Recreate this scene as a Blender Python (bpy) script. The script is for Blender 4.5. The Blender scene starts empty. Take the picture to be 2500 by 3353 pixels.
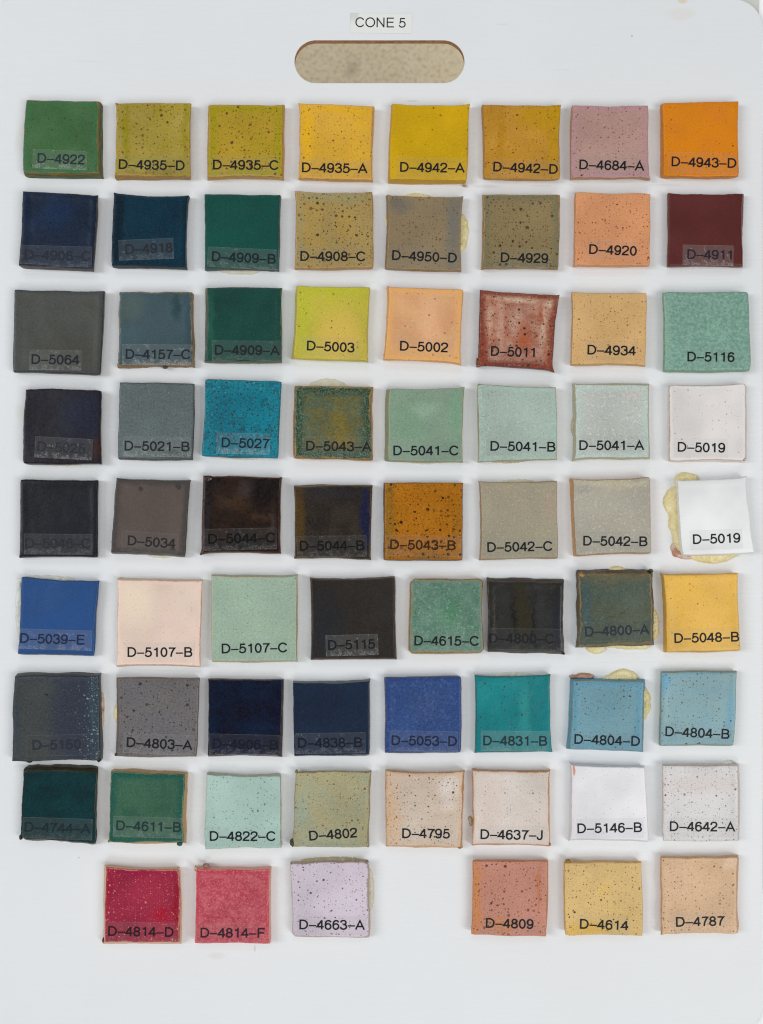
import bpy, bmesh, math, random
from mathutils import Vector, noise as mnoise

# ------------------------------------------------------------------ camera, light, exposure
sc = bpy.context.scene
COL = sc.collection
MM = 0.0002                 # one unit of the measured layout = 0.2 mm on the board
CX, CY = 1250.0, 1676.5     # layout point under the lens
H = 0.72                    # lens to board face, m

cam_d = bpy.data.cameras.new('camera')
cam = bpy.data.objects.new('camera', cam_d)
COL.objects.link(cam)
cam.location = (0, 0, H)
cam_d.sensor_fit = 'HORIZONTAL'
cam_d.sensor_width = 36.0
cam_d.lens = 36.0 * H / (2500 * MM)
cam_d.clip_start = 0.01
cam_d.clip_end = 20
cam_d.dof.use_dof = True
cam_d.dof.focus_distance = H - 0.004
cam_d.dof.aperture_fstop = 16.0
sc.camera = cam

world = bpy.data.worlds.new('World')
sc.world = world
world.use_nodes = True
bg = world.node_tree.nodes['Background']
bg.inputs[0].default_value = (0.94, 0.97, 1.0, 1)
bg.inputs[1].default_value = 0.22

def area(name, loc, size, size_y, power, color):
    l = bpy.data.lights.new(name, 'AREA')
    l.shape = 'RECTANGLE'
    l.size, l.size_y, l.energy, l.color = size, size_y, power, color
    o = bpy.data.objects.new(name, l)
    COL.objects.link(o)
    o.location = loc
    d = Vector((0, 0, 0)) - Vector(loc)
    o.rotation_euler = d.to_track_quat('-Z', 'Y').to_euler()
    return o
LP = 0.84  # soft area lamps added on four sides for even light, no real windows
area('added_light_left', (-2.4, 0.35, 2.6), 1.1, 1.9, 58.0 * LP, (0.955, 0.985, 1.0))
area('added_light_right', (1.85, -0.9, 2.75), 1.1, 1.8, 49.0 * LP, (1.0, 0.995, 0.975))
area('added_light_top', (-0.3, 2.35, 2.95), 2.2, 1.1, 16.0 * LP, (0.99, 1.0, 0.995))
area('added_light_bottom', (0.1, -2.3, 2.95), 2.2, 1.1, 30.0 * LP, (1.0, 0.995, 0.99))

sc.view_settings.view_transform = 'Standard'
sc.view_settings.look = 'None'
sc.view_settings.exposure = 0.0
sc.view_settings.gamma = 1.0
sc.render.engine = 'CYCLES'
sc.cycles.max_bounces = 6
sc.cycles.filter_width = 1.15
sc.cycles.transparent_max_bounces = 8
try:
    sc.cycles.use_denoising = True
except Exception:
    pass

K = 0.87                    # light level on the board: paint of albedo a shows as a*K

# ------------------------------------------------------------------ helpers
def lin(c):
    out = []
    for v in c:
        v = v / 255.0
        out.append(v / 12.92 if v <= 0.04045 else ((v + 0.055) / 1.055) ** 2.4)
    return out

def alb(c, spec=0.006):
    r, g, b_ = c
    y = .3 * r + .55 * g + .15 * b_
    warm = max(0.0, min(1.0, (r - b_ - 25) / 60.0)) if g < 1.02 * r + 4 else 0.0
    k = .85 + .10 * warm
    if b_ > r + 18 and b_ > g + 10: k = .78
    m = .985 + .04 * warm
    c = [max(0, m * (y + (v - y) * k)) for v in c]
    return tuple(min(0.93, max(0.0012, (v - spec) / K)) for v in lin(c)) + (1.0,)

def W(px, py, z=0.0):
    """layout point seen at height z -> metres"""
    s = (H - z) / H
    return Vector(((px - CX) * MM * s, -(py - CY) * MM * s, z))

class NB:
    """small node-building helper"""
    def __init__(self, name):
        self.m = bpy.data.materials.new(name)
        self.m.use_nodes = True
        self.t = self.m.node_tree
        self.t.nodes.clear()
        self.out = self.t.nodes.new('ShaderNodeOutputMaterial')
    def n(self, typ, **kw):
        nd = self.t.nodes.new(typ)
        for k, v in kw.items():
            setattr(nd, k, v)
        return nd
    def lk(self, a, b):
        self.t.links.new(a, b)
    def put(self, sock, v):
        if isinstance(v, bpy.types.NodeSocket):
            self.lk(v, sock)
        else:
            sock.default_value = v
    def math(self, op, a, b=0.0, c=None, clamp=False):
        nd = self.n('ShaderNodeMath', operation=op, use_clamp=clamp)
        self.put(nd.inputs[0], a); self.put(nd.inputs[1], b)
        if c is not None:
            self.put(nd.inputs[2], c)
        return nd.outputs[0]
    def vmath(self, op, a, b):
        nd = self.n('ShaderNodeVectorMath', operation=op)
        self.put(nd.inputs[0], a); self.put(nd.inputs[1], b)
        return nd.outputs[0]
    def noise(self, vec, scale, detail=2.0, rough=0.5, dist=0.0):
        nd = self.n('ShaderNodeTexNoise', noise_dimensions='3D')
        self.lk(vec, nd.inputs['Vector'])
        nd.inputs['Scale'].default_value = scale
        nd.inputs['Detail'].default_value = detail
        nd.inputs['Roughness'].default_value = rough
        nd.inputs['Distortion'].default_value = dist
        return nd
    def step(self, v, a, b, lo=0.0, hi=1.0):
        nd = self.n('ShaderNodeMapRange', interpolation_type='SMOOTHSTEP', clamp=True)
        self.put(nd.inputs[0], v); self.put(nd.inputs[1], a); self.put(nd.inputs[2], b)
        nd.inputs[3].default_value = lo; nd.inputs[4].default_value = hi
        return nd.outputs[0]
    def mix(self, f, a, b, blend='MIX'):
        nd = self.n('ShaderNodeMix', data_type='RGBA', blend_type=blend)
        nd.clamp_factor = True
        self.put(nd.inputs[0], f); self.put(nd.inputs[6], a); self.put(nd.inputs[7], b)
        return nd.outputs[2]
    def bsdf(self, color, rough=0.4, normal=None, spec=0.5):
        nd = self.n('ShaderNodeBsdfPrincipled')
        self.put(nd.inputs['Base Color'], color)
        self.put(nd.inputs['Roughness'], rough)
        nd.inputs['Specular IOR Level'].default_value = spec
        if normal is not None:
            self.lk(normal, nd.inputs['Normal'])
        return nd
    def bump(self, h, dist, strength=1.0, prev=None):
        nd = self.n('ShaderNodeBump')
        nd.inputs['Strength'].default_value = strength
        nd.inputs['Distance'].default_value = dist
        self.lk(h, nd.inputs['Height'])
        if prev is not None:
            self.lk(prev, nd.inputs['Normal'])
        return nd.outputs['Normal']
    def done(self, sh):
        self.lk(sh, self.out.inputs['Surface'])
        return self.m

def new_mesh_object(name, verts, faces, mat, parent=None, loc=None, uvs=None, smooth=True):
    me = bpy.data.meshes.new(name)
    me.from_pydata([tuple(v) for v in verts], [], faces)
    if uvs is not None:
        uvl = me.uv_layers.new(name='UVMap')
        data = [0.0] * (2 * len(me.loops))
        vi = [0] * len(me.loops)
        me.loops.foreach_get('vertex_index', vi)
        for i, v in enumerate(vi):
            data[2 * i], data[2 * i + 1] = uvs[v]
        uvl.data.foreach_set('uv', data)
    if smooth:
        me.polygons.foreach_set('use_smooth', [True] * len(me.polygons))
    me.materials.append(mat)
    me.update()
    o = bpy.data.objects.new(name, me)
    COL.objects.link(o)
    if parent is not None:
        o.parent = parent
    if loc is not None:
        o.location = loc
    return o

def tag(o, label=None, cat=None, group=None, kind=None):
    if label: o['label'] = label
    if cat: o['category'] = cat
    if group: o['group'] = group
    if kind: o['kind'] = kind

# ------------------------------------------------------------------ stroke lettering
def arc(cx, cy, rx, ry, a0, a1, n=18):
    return [(cx + rx * math.cos(math.radians(a0 + (a1 - a0) * i / n)),
             cy + ry * math.sin(math.radians(a0 + (a1 - a0) * i / n))) for i in range(n + 1)]

def cr(pts, n=5):
    out = []
    P = [pts[0]] + list(pts) + [pts[-1]]
    for i in range(1, len(P) - 2):
        p0, p1, p2, p3 = P[i - 1], P[i], P[i + 1], P[i + 2]
        for k in range(n):
            t = k / n
            out.append(tuple(0.5 * (2 * p1[j] + (p2[j] - p0[j]) * t + (2 * p0[j] - 5 * p1[j] + 4 * p2[j] - p3[j]) * t * t
                       + (3 * p1[j] - p0[j] - 3 * p2[j] + p3[j]) * t ** 3) for j in range(2)))
    out.append(tuple(pts[-1]))
    return out

NINE = [arc(.27, .475, .192, .203, 0, 360, 26), cr([(.462, .475), (.464, .35), (.445, .19), (.385, .08), (.27, .035), (.15, .06), (.088, .165)])]
G = {
    'D': (.722, [[(.125, .044), (.125, .676), (.33, .676)] + arc(.33, .36, .30, .316, 80, -80) + [(.33, .044), (.125, .044)]]),
    '-': (.556, [[(.015, .275), (.54, .275)]]),
    '0': (.556, [arc(.278, .35, .192, .318, 0, 360, 30)]),
    '1': (.556, [[(.335, 0), (.335, .70)], cr([(.335, .665), (.28, .575), (.13, .545)])]),
    '2': (.556, [cr([(.075, .475), (.09, .59), (.16, .655), (.275, .676), (.4, .645), (.46, .55), (.45, .445), (.37, .34), (.23, .235), (.12, .135), (.08, .044)]) + [(.5, .044)]]),
    '3': (.556, [cr([(.082, .52), (.12, .63), (.26, .674), (.4, .63), (.445, .53), (.4, .42), (.26, .378)]), cr([(.26, .378), (.42, .34), (.478, .205), (.42, .08), (.27, .028), (.12, .075), (.065, .2)])]),
    '4': (.556, [[(.385, 0), (.385, .70)], [(.36, .655), (.06, .205), (.53, .205)]]),
    '5': (.556, [[(.46, .66), (.155, .66)] + cr([(.105, .33), (.17, .41), (.27, .438), (.42, .385), (.476, .235), (.42, .09), (.26, .03), (.12, .07), (.066, .175)])]),
    '6': (.556, [[(.556 - x, .70 - y) for x, y in s] for s in NINE]),
    '7': (.556, [[(.065, .655), (.485, .655)] + cr([(.47, .64), (.35, .46), (.265, .25), (.225, 0)])]),
    '8': (.556, [arc(.278, .52, .165, .15, 0, 360, 24), arc(.278, .20, .197, .166, 0, 360, 26)]),
    '9': (.556, NINE),
    'A': (.667, [[(.035, 0), (.333, .67), (.632, 0)], [(.14, .235), (.53, .235)]]),
    'B': (.667, [[(.12, .374), (.12, .676), (.37, .676)] + arc(.38, .525, .165, .151, 85, -85) + [(.37, .374), (.12, .374)],
                 [(.12, .36), (.12, .044), (.38, .044)] + arc(.40, .209, .185, .165, -85, 85) + [(.38, .374)]]),
    'C': (.722, [arc(.375, .36, .30, .325, 32, 328, 30)]),
    'E': (.667, [[(.60, .68), (.125, .68), (.125, .04), (.62, .04)], [(.125, .38), (.575, .38)]]),
    'F': (.611, [[(.58, .68), (.125, .68), (.125, 0)], [(.125, .36), (.52, .36)]]),
    'J': (.5, [cr([(.375, .72), (.375, .45), (.375, .2), (.33, .075), (.21, .03), (.09, .08), (.058, .22)])]),
    'N': (.722, [[(.115, 0), (.115, .72)], [(.115, .68), (.605, .04)], [(.605, 0), (.605, .72)]]),
    'O': (.778, [arc(.389, .36, .315, .325, 0, 360, 32)]),
    ' ': (.278, []),
}
def ribbon(pts, w):
    P = [Vector((x, y)) for x, y in pts]
    Q = [P[0]]
    for p in P[1:]:
        if (p - Q[-1]).length > 1e-4:
            Q.append(p)
    P = Q
    closed = (P[0] - P[-1]).length < 1e-3
    if closed:
        P = P[:-1]
    n = len(P)
    L, R = [], []
    for i in range(n):
        if closed:
            a, b, c = P[i - 1], P[i], P[(i + 1) % n]
        else:
            a, b, c = P[max(0, i - 1)], P[i], P[min(n - 1, i + 1)]
        d1 = (b - a).normalized() if (b - a).length > 0 else (c - b).normalized()
        d2 = (c - b).normalized() if (c - b).length > 0 else d1
        n1, n2 = Vector((-d1.y, d1.x)), Vector((-d2.y, d2.x))
        m = n1 + n2
        m = n1 if m.length < 1e-5 else m.normalized()
        k = min(2.2, 1.0 / max(0.3, m.dot(n1)))
        L.append(b + m * w * .5 * k)
        R.append(b - m * w * .5 * k)
    faces = []
    for i in range(n if closed else n - 1):
        j = (i + 1) % n
        faces.append((i, j, n + j, n + i))
    return L + R, faces

def text_mesh(s, em=1.0, weight=.118):
    """2-D verts in em units, faces, total advance; each stroke has its own tiny layer"""
    V, F = [], []
    x = 0.0
    for ch in s:
        adv, strokes = G[ch]
        for k, st in enumerate(strokes):
            vs, fs = ribbon(st, weight * (.82 if ch == '-' else 1.0))
            o = len(V)
            V += [(x + v.x, v.y, k) for v in vs]
            F += [tuple(o + q for q in f) for f in fs]
        x += adv
    return V, F, x

# ------------------------------------------------------------------ materials shared by all
def make_tape(name, haze, bubbles, seed, tint=(0.86, 0.87, 0.86)):
    b = NB(name)
    uv = b.n('ShaderNodeTexCoord').outputs['UV']
    mp = b.n('ShaderNodeMapping'); b.lk(uv, mp.inputs[0]); mp.inputs[1].default_value = (seed * 3.1, seed * 1.7, 0)
    mp.inputs[3].default_value = (3.2, 1.0, 1.0)
    n1 = b.noise(mp.outputs[0], 3.4, 5, .66)
    n2 = b.noise(mp.outputs[0], 16, 3, .6)
    sep = b.n('ShaderNodeSeparateXYZ'); b.lk(uv, sep.inputs[0])
    low_glare = b.step(sep.outputs[1], .0, .45, .13, .0)  # bubbles crowd the lower edge to paint glare on the tape
    m = b.math('MULTIPLY', b.step(b.math('ADD', n1.outputs[0], low_glare), .54, .66), b.step(n2.outputs[0], .40, .62))
    ev = b.math('MINIMUM', sep.outputs[1], b.math('SUBTRACT', 1.0, sep.outputs[1]))
    eu = b.math('MULTIPLY', b.math('MINIMUM', sep.outputs[0], b.math('SUBTRACT', 1.0, sep.outputs[0])), 3.2)
    e = b.step(b.math('MINIMUM', ev, eu), 0.0, 0.035, 1.0, 0.0)  # paler border drawn in, like a tape edge catching light
    f = b.math('ADD', b.math('MULTIPLY', m, bubbles * 1.8), haze)
    f = b.math('ADD', f, b.math('MULTIPLY', e, 0.05), clamp=True)
    tr = b.n('ShaderNodeBsdfTransparent'); tr.inputs[0].default_value = (.97, .975, .975, 1)
    bs = b.bsdf(tint + (1,), .32, spec=.35)
    mx = b.n('ShaderNodeMixShader')
    b.lk(f, mx.inputs[0]); b.lk(tr.outputs[0], mx.inputs[1]); b.lk(bs.outputs[0], mx.inputs[2])
    return b.done(mx.outputs[0])

def plain(name, col, rough=.5, spec=.3, nscale=0, ncol=None, bump=0):
    b = NB(name)
    oc = b.n('ShaderNodeTexCoord').outputs['Object']
    c = alb(col)
    if nscale:
        n = b.noise(oc, nscale, 4, .6)
        c = b.mix(b.step(n.outputs[0], .38, .62), c, alb(ncol))
    nrm = None
    if bump:
        n2 = b.noise(oc, nscale * 3, 3)
        nrm = b.bump(n2.outputs[0], bump)
    return b.done(b.bsdf(c, rough, nrm, spec).outputs[0])

def ink(col):
    return plain('printed_ink', col, .45, .15)
INK = ink((33, 35, 40))
INKS = {}

# ------------------------------------------------------------------ glaze material
def glaze_material(code, S, seed):
    b = NB('glaze_' + code.lower().replace('-', '_'))
    rnd = random.Random(seed)
    uv = b.n('ShaderNodeTexCoord').outputs['UV']
    off = b.vmath('ADD', uv, (rnd.uniform(0, 40), rnd.uniform(0, 40), rnd.uniform(0, 9)))
    sep = b.n('ShaderNodeSeparateXYZ'); b.lk(uv, sep.inputs[0])
    u, v = sep.outputs[0], sep.outputs[1]
    vd = b.math('SUBTRACT', 1.0, v)
    warp = b.noise(off, 5.0, 4, .6)
    warpc = b.n('ShaderNodeSeparateXYZ'); b.lk(warp.outputs['Color'], warpc.inputs[0])
    wx = b.math('SUBTRACT', warpc.outputs[0], .5)
    wy = b.math('SUBTRACT', warpc.outputs[1], .5)

    base, var = S['base'], S.get('var', S['base'])
    mott = b.noise(off, S.get('vs', 3.0), 5, .62, .3)
    lo, hi = S.get('vr', (.38, .66))
    c = b.mix(b.step(mott.outputs[0], lo, hi), alb(base), alb(var))
    # slow drift of glaze thickness
    drift = b.noise(off, 1.3, 2, .5)
    c = b.mix(b.step(drift.outputs[0], .3, .7, 0.0, .17), c, (0, 0, 0, 1))
    # coloured pools and bands
    for (ou, ov, ru, rv, col, st, soft) in S.get('ov', ()):
        wa = S.get('warp', .22)
        du = b.math('DIVIDE', b.math('ADD', b.math('SUBTRACT', u, ou), b.math('MULTIPLY', wx, wa)), ru)
        dv = b.math('DIVIDE', b.math('ADD', b.math('SUBTRACT', vd, ov), b.math('MULTIPLY', wy, wa)), rv)
        d = b.math('SQRT', b.math('ADD', b.math('MULTIPLY', du, du), b.math('MULTIPLY', dv, dv)))
        c = b.mix(b.step(d, 1.0 - soft, 1.0 + soft * .4, st, 0.0), c, alb(col))
    # edge pooling
    d = b.math('MINIMUM', b.math('MINIMUM', u, b.math('SUBTRACT', 1.0, u)), b.math('MINIMUM', v, vd))
    if 'edge' in S:
        ecol, ew, es = S['edge']
        de = b.math('ADD', d, b.math('MULTIPLY', wx, ew * .8))
        c = b.mix(b.step(de, ew * .25, ew, es, 0.0), c, alb(ecol))
    # veins
    if 'vein' in S:
        vc, vsx, vth = S['vein']
        vn = b.n('ShaderNodeTexVoronoi', voronoi_dimensions='3D', feature='DISTANCE_TO_EDGE')
        vv = b.vmath('ADD', off, b.vmath('MULTIPLY', b.noise(off, 22, 3).outputs['Color'], (.05, .05, 0)))
        b.lk(vv, vn.inputs['Vector']); vn.inputs['Scale'].default_value = vsx
        vm = b.step(vn.outputs['Distance'], vth * .3, vth, 1.0, 0.0)
        vm = b.math('MULTIPLY', vm, b.step(b.math('ADD', d, b.math('MULTIPLY', wy, .12)), .05, .24, 1.0, .35))
        c = b.mix(vm, c, alb(vc))
    # fine grain
    gs, ga = S.get('grain', (80, .17)); gs *= .66; ga *= (1.0 if 'grain' in S else .8)
    g1 = b.noise(off, gs, 3, .7)
    gcol = S.get('gcol', tuple(max(0, int(q * .62)) for q in base))
    c = b.mix(b.step(g1.outputs[0], .46, .72, 0.0, min(1, ga * 2.2)), c, alb(gcol))
    g2 = b.noise(off, gs * .8, 2, .6)
    lcol = tuple(min(250, int(q * 1.16 + 10)) for q in base)
    c = b.mix(b.step(g2.outputs[0], .55, .75, 0.0, min(1, ga * 1.6)), c, alb(lcol))
    # iron specks: each layer (cells across, share kept, size, colour)
    hgt = g1.outputs[0]
    for li, (cells, keep, size, col, st) in enumerate(S.get('spk', ())):
        vo = b.n('ShaderNodeTexVoronoi', voronoi_dimensions='2D', feature='F1')
        jit = b.vmath('MULTIPLY', b.noise(off, 70, 2).outputs['Color'], (.016, .016, 0))
        vv = b.vmath('ADD', b.vmath('ADD', off, jit), (li * 5.3, li * 2.9, 0))
        b.lk(vv, vo.inputs['Vector']); vo.inputs['Scale'].default_value = cells
        cs = b.n('ShaderNodeSeparateXYZ'); b.lk(vo.outputs['Color'], cs.inputs[0])
        k = b.math('LESS_THAN', cs.outputs[0], keep)
        if 'spkmask' in S:      # specks crowd one side
            mu, mw = S['spkmask']
            k = b.math('LESS_THAN', cs.outputs[0], b.math('MULTIPLY', keep, b.step(u, mu - mw, mu + mw) if mw > 0 else b.step(u, mu + mw, mu - mw, 1.0, 0.12)))
        rr = b.math('MULTIPLY', b.math('ADD', b.math('POWER', cs.outputs[1], 1.4), .30), size * cells)
        m = b.step(b.math('DIVIDE', vo.outputs['Distance'], rr), .62, 1.15, 1.0, 0.0)
        m = b.math('MULTIPLY', b.math('MULTIPLY', m, k), b.math('ADD', b.math('MULTIPLY', cs.outputs[2], .55), .45 * st + .1))
        c = b.mix(m, c, alb(col))
    # glaze breaking thin over the cut edge
    rc = S.get('rim', (182, 134, 82)); rc = tuple(.72 * q + .28 * w for q, w in zip(rc, base)); rw = S.get('rimw', .016)
    rn = b.noise(off, 14, 4, .65)
    dr = b.math('ADD', d, b.math('MULTIPLY', b.math('SUBTRACT', rn.outputs[0], .5), rw * 2.6))
    rfine = b.noise(off, 60, 2)
    rm = b.math('MULTIPLY', b.step(dr, rw * .55, rw * 1.15, 1.0, 0.0), b.step(rfine.outputs[0], .3, .55, .55, 1.0))
    rl = b.step(b.noise(off, 4.2, 3, .6).outputs[0], .34, .58, .22, 1.0)
    rm = b.math('MULTIPLY', rm, rl)
    c = b.mix(b.math('MULTIPLY', rm, S.get('rims', .85)), c, alb(rc))
    c = b.mix(b.math('MULTIPLY', b.step(dr, -.004, .007, .55, 0.0), rl), c, alb(tuple(q * .55 for q in rc)))
    nrm = b.bump(b.noise(off, S.get('bs', 6), 3).outputs[0], S.get('bd', .0002))
    nrm = b.bump(hgt, .00003, 1.0, nrm)
    rg = b.step(g2.outputs[0], .3, .7, S.get('rough', .24), S.get('rough', .24) + .12)
    return b.done(b.bsdf(c, rg, nrm, S.get('spec', .22)).outputs[0])

def side_material(code, S, seed):
    b = NB('side_' + code.lower().replace('-', '_'))
    uv = b.n('ShaderNodeTexCoord').outputs['UV']
    off = b.vmath('ADD', uv, (seed * 1.37, seed * 2.1, 0))
    rim, side = S.get('rim', (182, 134, 82)), S.get('side', S['base'])
    n = b.noise(b.vmath('MULTIPLY', off, (1, .6, 1)), 9, 5, .6)
    c = b.mix(b.step(n.outputs[0], .45, .68, .0, .42), alb(side), alb(rim))
    sep = b.n('ShaderNodeSeparateXYZ'); b.lk(uv, sep.inputs[0])
    # clay line just under the cut edge
    n3 = b.noise(off, 20, 3)
    e = b.step(b.math('ADD', sep.outputs[1], b.math('MULTIPLY', n3.outputs[0], .1)), .90, 1.02, 0.0, .7)
    c = b.mix(b.math('MULTIPLY', e, .8), c, alb(rim))
    g = b.noise(off, 120, 3, .7)
    c = b.mix(b.step(g.outputs[0], .5, .75, 0, .35), c, alb(tuple(int(q * .5) for q in side)))
    nrm = b.bump(n.outputs[0], .0004)
    return b.done(b.bsdf(c, .42, nrm, .3).outputs[0])

# ------------------------------------------------------------------ tile geometry
def seed_noise(x, y, s):
    return mnoise.noise(Vector((x, y, s * 7.13)))

def grid_stops(n):
    st = [0, .004, .009, .015, .022, .032]
    inner = [.05 + .90 * i / n for i in range(n + 1)]
    return st + inner + [1 - s for s in reversed(st)]

def build_tile(code, strip, quad, sides, txt, t0, t1, tape, S, label, seed):
    ox, oy = strip
    SC = 1250 / 1652.0
    q = [(ox + x * SC, oy + y * SC) for x, y in quad]
    sides = [s * SC for s in sides]
    rnd = random.Random(seed * 77 + 5)
    th = S.get('th', rnd.uniform(.0068, .0084))
    cpx = (sum(p[0] for p in q) / 4, sum(p[1] for p in q) / 4)
    org = W(cpx[0], cpx[1], 0)
    # base outline: each side moved out by what the photo shows of it
    def outward(i):
        a, c = Vector(q[i]), Vector(q[(i + 1) % 4])
        d = (c - a).normalized()
        return Vector((d.y, -d.x))
    # quad order TL,TR,BR,BL (y down): side i from q[i] to q[i+1]: 0 top,1 right,2 bottom,3 left
    sv = [sides[1], sides[2], sides[3], sides[0]]
    offs = []
    for i in range(4):
        n = outward(i)
        mid = (Vector(q[i]) + Vector(q[(i + 1) % 4])) / 2 - Vector((CX, CY))
        nat = -mid.dot(n) * th / H
        offs.append(sv[i] if sv[i] > 0 else min(nat, 0) - 1.0)
    def isect(i, j):
        ni, nj = outward(i), outward(j)
        pi, pj = Vector(q[i]) + ni * offs[i], Vector(q[j]) + nj * offs[j]
        di = Vector((-ni.y, ni.x)); dj = Vector((-nj.y, nj.x))
        den = di.x * dj.y - di.y * dj.x
        t = ((pj.x - pi.x) * dj.y - (pj.y - pi.y) * dj.x) / den
        return pi + di * t
    qb = [isect(3, 0), isect(0, 1), isect(1, 2), isect(2, 3)]
    top = [W(x, y, th) - org for x, y in q]
    bot = [W(p[0], p[1], 0) - org for p in qb]
    for p in top: p.z = 0
    size = (top[1] - top[0]).length
    bow = S.get('bow', tuple(rnd.uniform(-.0010, .0005) for _ in range(4)))
    wav = 1.3 * S.get('wav', 1.0)
    corner = S.get('corner', tuple(rnd.uniform(-.0005, .00045) for _ in range(4)))
    def edge_disp(k, s, lay):
        a = bow[k] * 4 * s * (1 - s)
        a += .00040 * wav * seed_noise(s * 3.0 + k * 9, seed * 1.3, 1 + lay * .35)
        a += .00016 * wav * seed_noise(s * 11.0 + k * 9, seed * 1.3, 2 + lay)
        a += .00008 * wav * seed_noise(s * 34.0 + k * 9, seed * 1.3, 3 + lay)
        return a
    def nrm2(a, c):
        d = (c - a).normalized()
        return Vector((-d.y, d.x, 0))      # world y up, clockwise order -> outward
    nT, nR, nB, nL = (nrm2(top[0], top[1]), nrm2(top[1], top[2]), nrm2(top[2], top[3]), nrm2(top[3], top[0]))
    def place(Q, u, v, lay):
        """v = 0 at the top side"""
        p = (Q[0] * (1 - u) + Q[1] * u) * (1 - v) + (Q[3] * (1 - u) + Q[2] * u) * v
        p = p + nT * edge_disp(0, u, lay) * (1 - v) ** 4 + nB * edge_disp(2, 1 - u, lay) * v ** 4
        p = p + nR * edge_disp(1, v, lay) * u ** 4 + nL * edge_disp(3, 1 - v, lay) * (1 - u) ** 4
        for (cu, cv, k, dx) in ((0, 0, 0, nL + nT), (1, 0, 1, nR + nT), (1, 1, 2, nR + nB), (0, 1, 3, nL + nB)):
            r2 = (u - cu) ** 2 + (v - cv) ** 2
            if r2 < .05:
                p = p - dx * corner[k] * math.exp(-r2 / .0011)
        return p
    R = S.get('round', .0008)
    lip = S.get('lip', rnd.uniform(0, .00035))
    swell = S.get('swell', .00025)
    def height(x, y, d):
        z = th + swell * seed_noise(x * 45, y * 45, seed)
        z += lip * math.exp(-((d - .0022) / .0018) ** 2)
        dd = max(0.0, min(d, R))
        z -= R - math.sqrt(max(0, R * R - (R - dd) ** 2))
        return z
    G_ = grid_stops(30)
    N = len(G_)
    V, UV = [], []
    for v in G_:
        for u in G_:
            p = place(top, u, v, 0)
            d = min(u, 1 - u, v, 1 - v) * size
            p.z = height(p.x + org.x, p.y + org.y, d)
            V.append(p); UV.append((u, 1 - v))
    F = [(j * N + i, (j + 1) * N + i, (j + 1) * N + i + 1, j * N + i + 1) for j in range(N - 1) for i in range(N - 1)]
    root = bpy.data.objects.new('glazed_tile', None)
    COL.objects.link(root)
    root.location = org
    root.empty_display_size = .01
    tag(root, label, 'tile', 'glazed sample tiles glued on the board')
    gm = glaze_material(code, S, seed)
    face = new_mesh_object('glazed_face', V, F, gm, root, uvs=UV)
    # sides
    ring = [(i, 0) for i in range(N)] + [(N - 1, j) for j in range(1, N)] + [(i, N - 1) for i in range(N - 2, -1, -1)] + [(0, j) for j in range(N - 2, 0, -1)]
    M = len(ring)
    lv = 6
    SV, SU = [], []
    acc = 0
    for L in range(lv + 1):
        f = L / lv
        for k, (i, j) in enumerate(ring):
            a = V[j * N + i]
            p2 = place(bot, G_[i], G_[j], 1)
            belly = .0004 * math.sin(f * math.pi) * (1 + 1.5 * seed_noise(k * .07, f * 2, seed + 3))
            p = a.lerp(Vector((p2.x, p2.y, 0)), f)
            if 0 < L:
                dirn = Vector((p.x, p.y, 0)).normalized()
                p = p + dirn * belly * (1 if 0 < f < 1 else .5)
            p.z = a.z * (1 - f) + .00003 * f
            SV.append(p)
            SU.append((k / M * 4, 1 - f))
    SF = [(L * M + k, L * M + (k + 1) % M, (L + 1) * M + (k + 1) % M, (L + 1) * M + k) for L in range(lv) for k in range(M)]
    SF.append(tuple(lv * M + k for k in reversed(range(M))))
    sm = side_material(code, S, seed)
    body = new_mesh_object('clay_side', SV, SF, sm, root, uvs=SU)
    # tape and lettering
    def to_local(px, py):
        p = W(px, py, th) - org
        # distance to the face outline
        d = 1.0
        for a, n in ((top[0], nT), (top[1], nR), (top[2], nB), (top[3], nL)):
            d = min(d, -(Vector((p.x, p.y, 0)) - a).dot(n))
        z = height(p.x + org.x, p.y + org.y, d)
        return Vector((p.x, p.y, z))
    a = Vector((ox + t0[0] * SC, oy + t0[1] * SC)); e = Vector((ox + t1[0] * SC, oy + t1[1] * SC))
    dx = (e - a); ln = dx.length; dx.normalize()
    up = Vector((dx.y, -dx.x))
    em = 57.0 * SC
    a = a - dx * .08 * em          # first stem starts inside its advance
    ml, mr, mt, mb = [x * SC for x in tape]
    cap = .72 * em
    A0 = a - dx * (ml - .08 * em) - up * mb
    TW, TH = ln + ml + mr, cap + mt + mb
    nx, ny = 36, 12
    TV, TU = [], []
    for j in range(ny + 1):
        for i in range(nx + 1):
            p = A0 + dx * TW * i / nx + up * TH * j / ny
            w = to_local(p.x, p.y); w.z += .00010
            TV.append(w); TU.append((i / nx, j / ny))
    TF = [(j * (nx + 1) + i, j * (nx + 1) + i + 1, (j + 1) * (nx + 1) + i + 1, (j + 1) * (nx + 1) + i) for j in range(ny) for i in range(nx)]
    hz, bu = S.get('tape', (.030, .03)); hz *= .85
    tm = make_tape('clear_tape', hz, bu, seed, S.get('tint', (.86, .87, .86)))
    film = new_mesh_object('label_tape', TV, TF, tm, root, uvs=TU)
    tv, tf, adv = text_mesh(txt)
    sx = (ln + .16 * em) / adv
    LV = []
    for (x, y, k) in tv:
        p = a + dx * x * sx + up * y * em
        w = to_local(p.x, p.y)
        w.z += .00016 + k * .00001
        LV.append(w)
    ic = S.get('ink')
    im = INK
    if ic:
        if ic not in INKS: INKS[ic] = ink(ic)
        im = INKS[ic]
    let = new_mesh_object('lettering', LV, tf, im, film, smooth=False)
    return root, org, th, sm, gm

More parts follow.
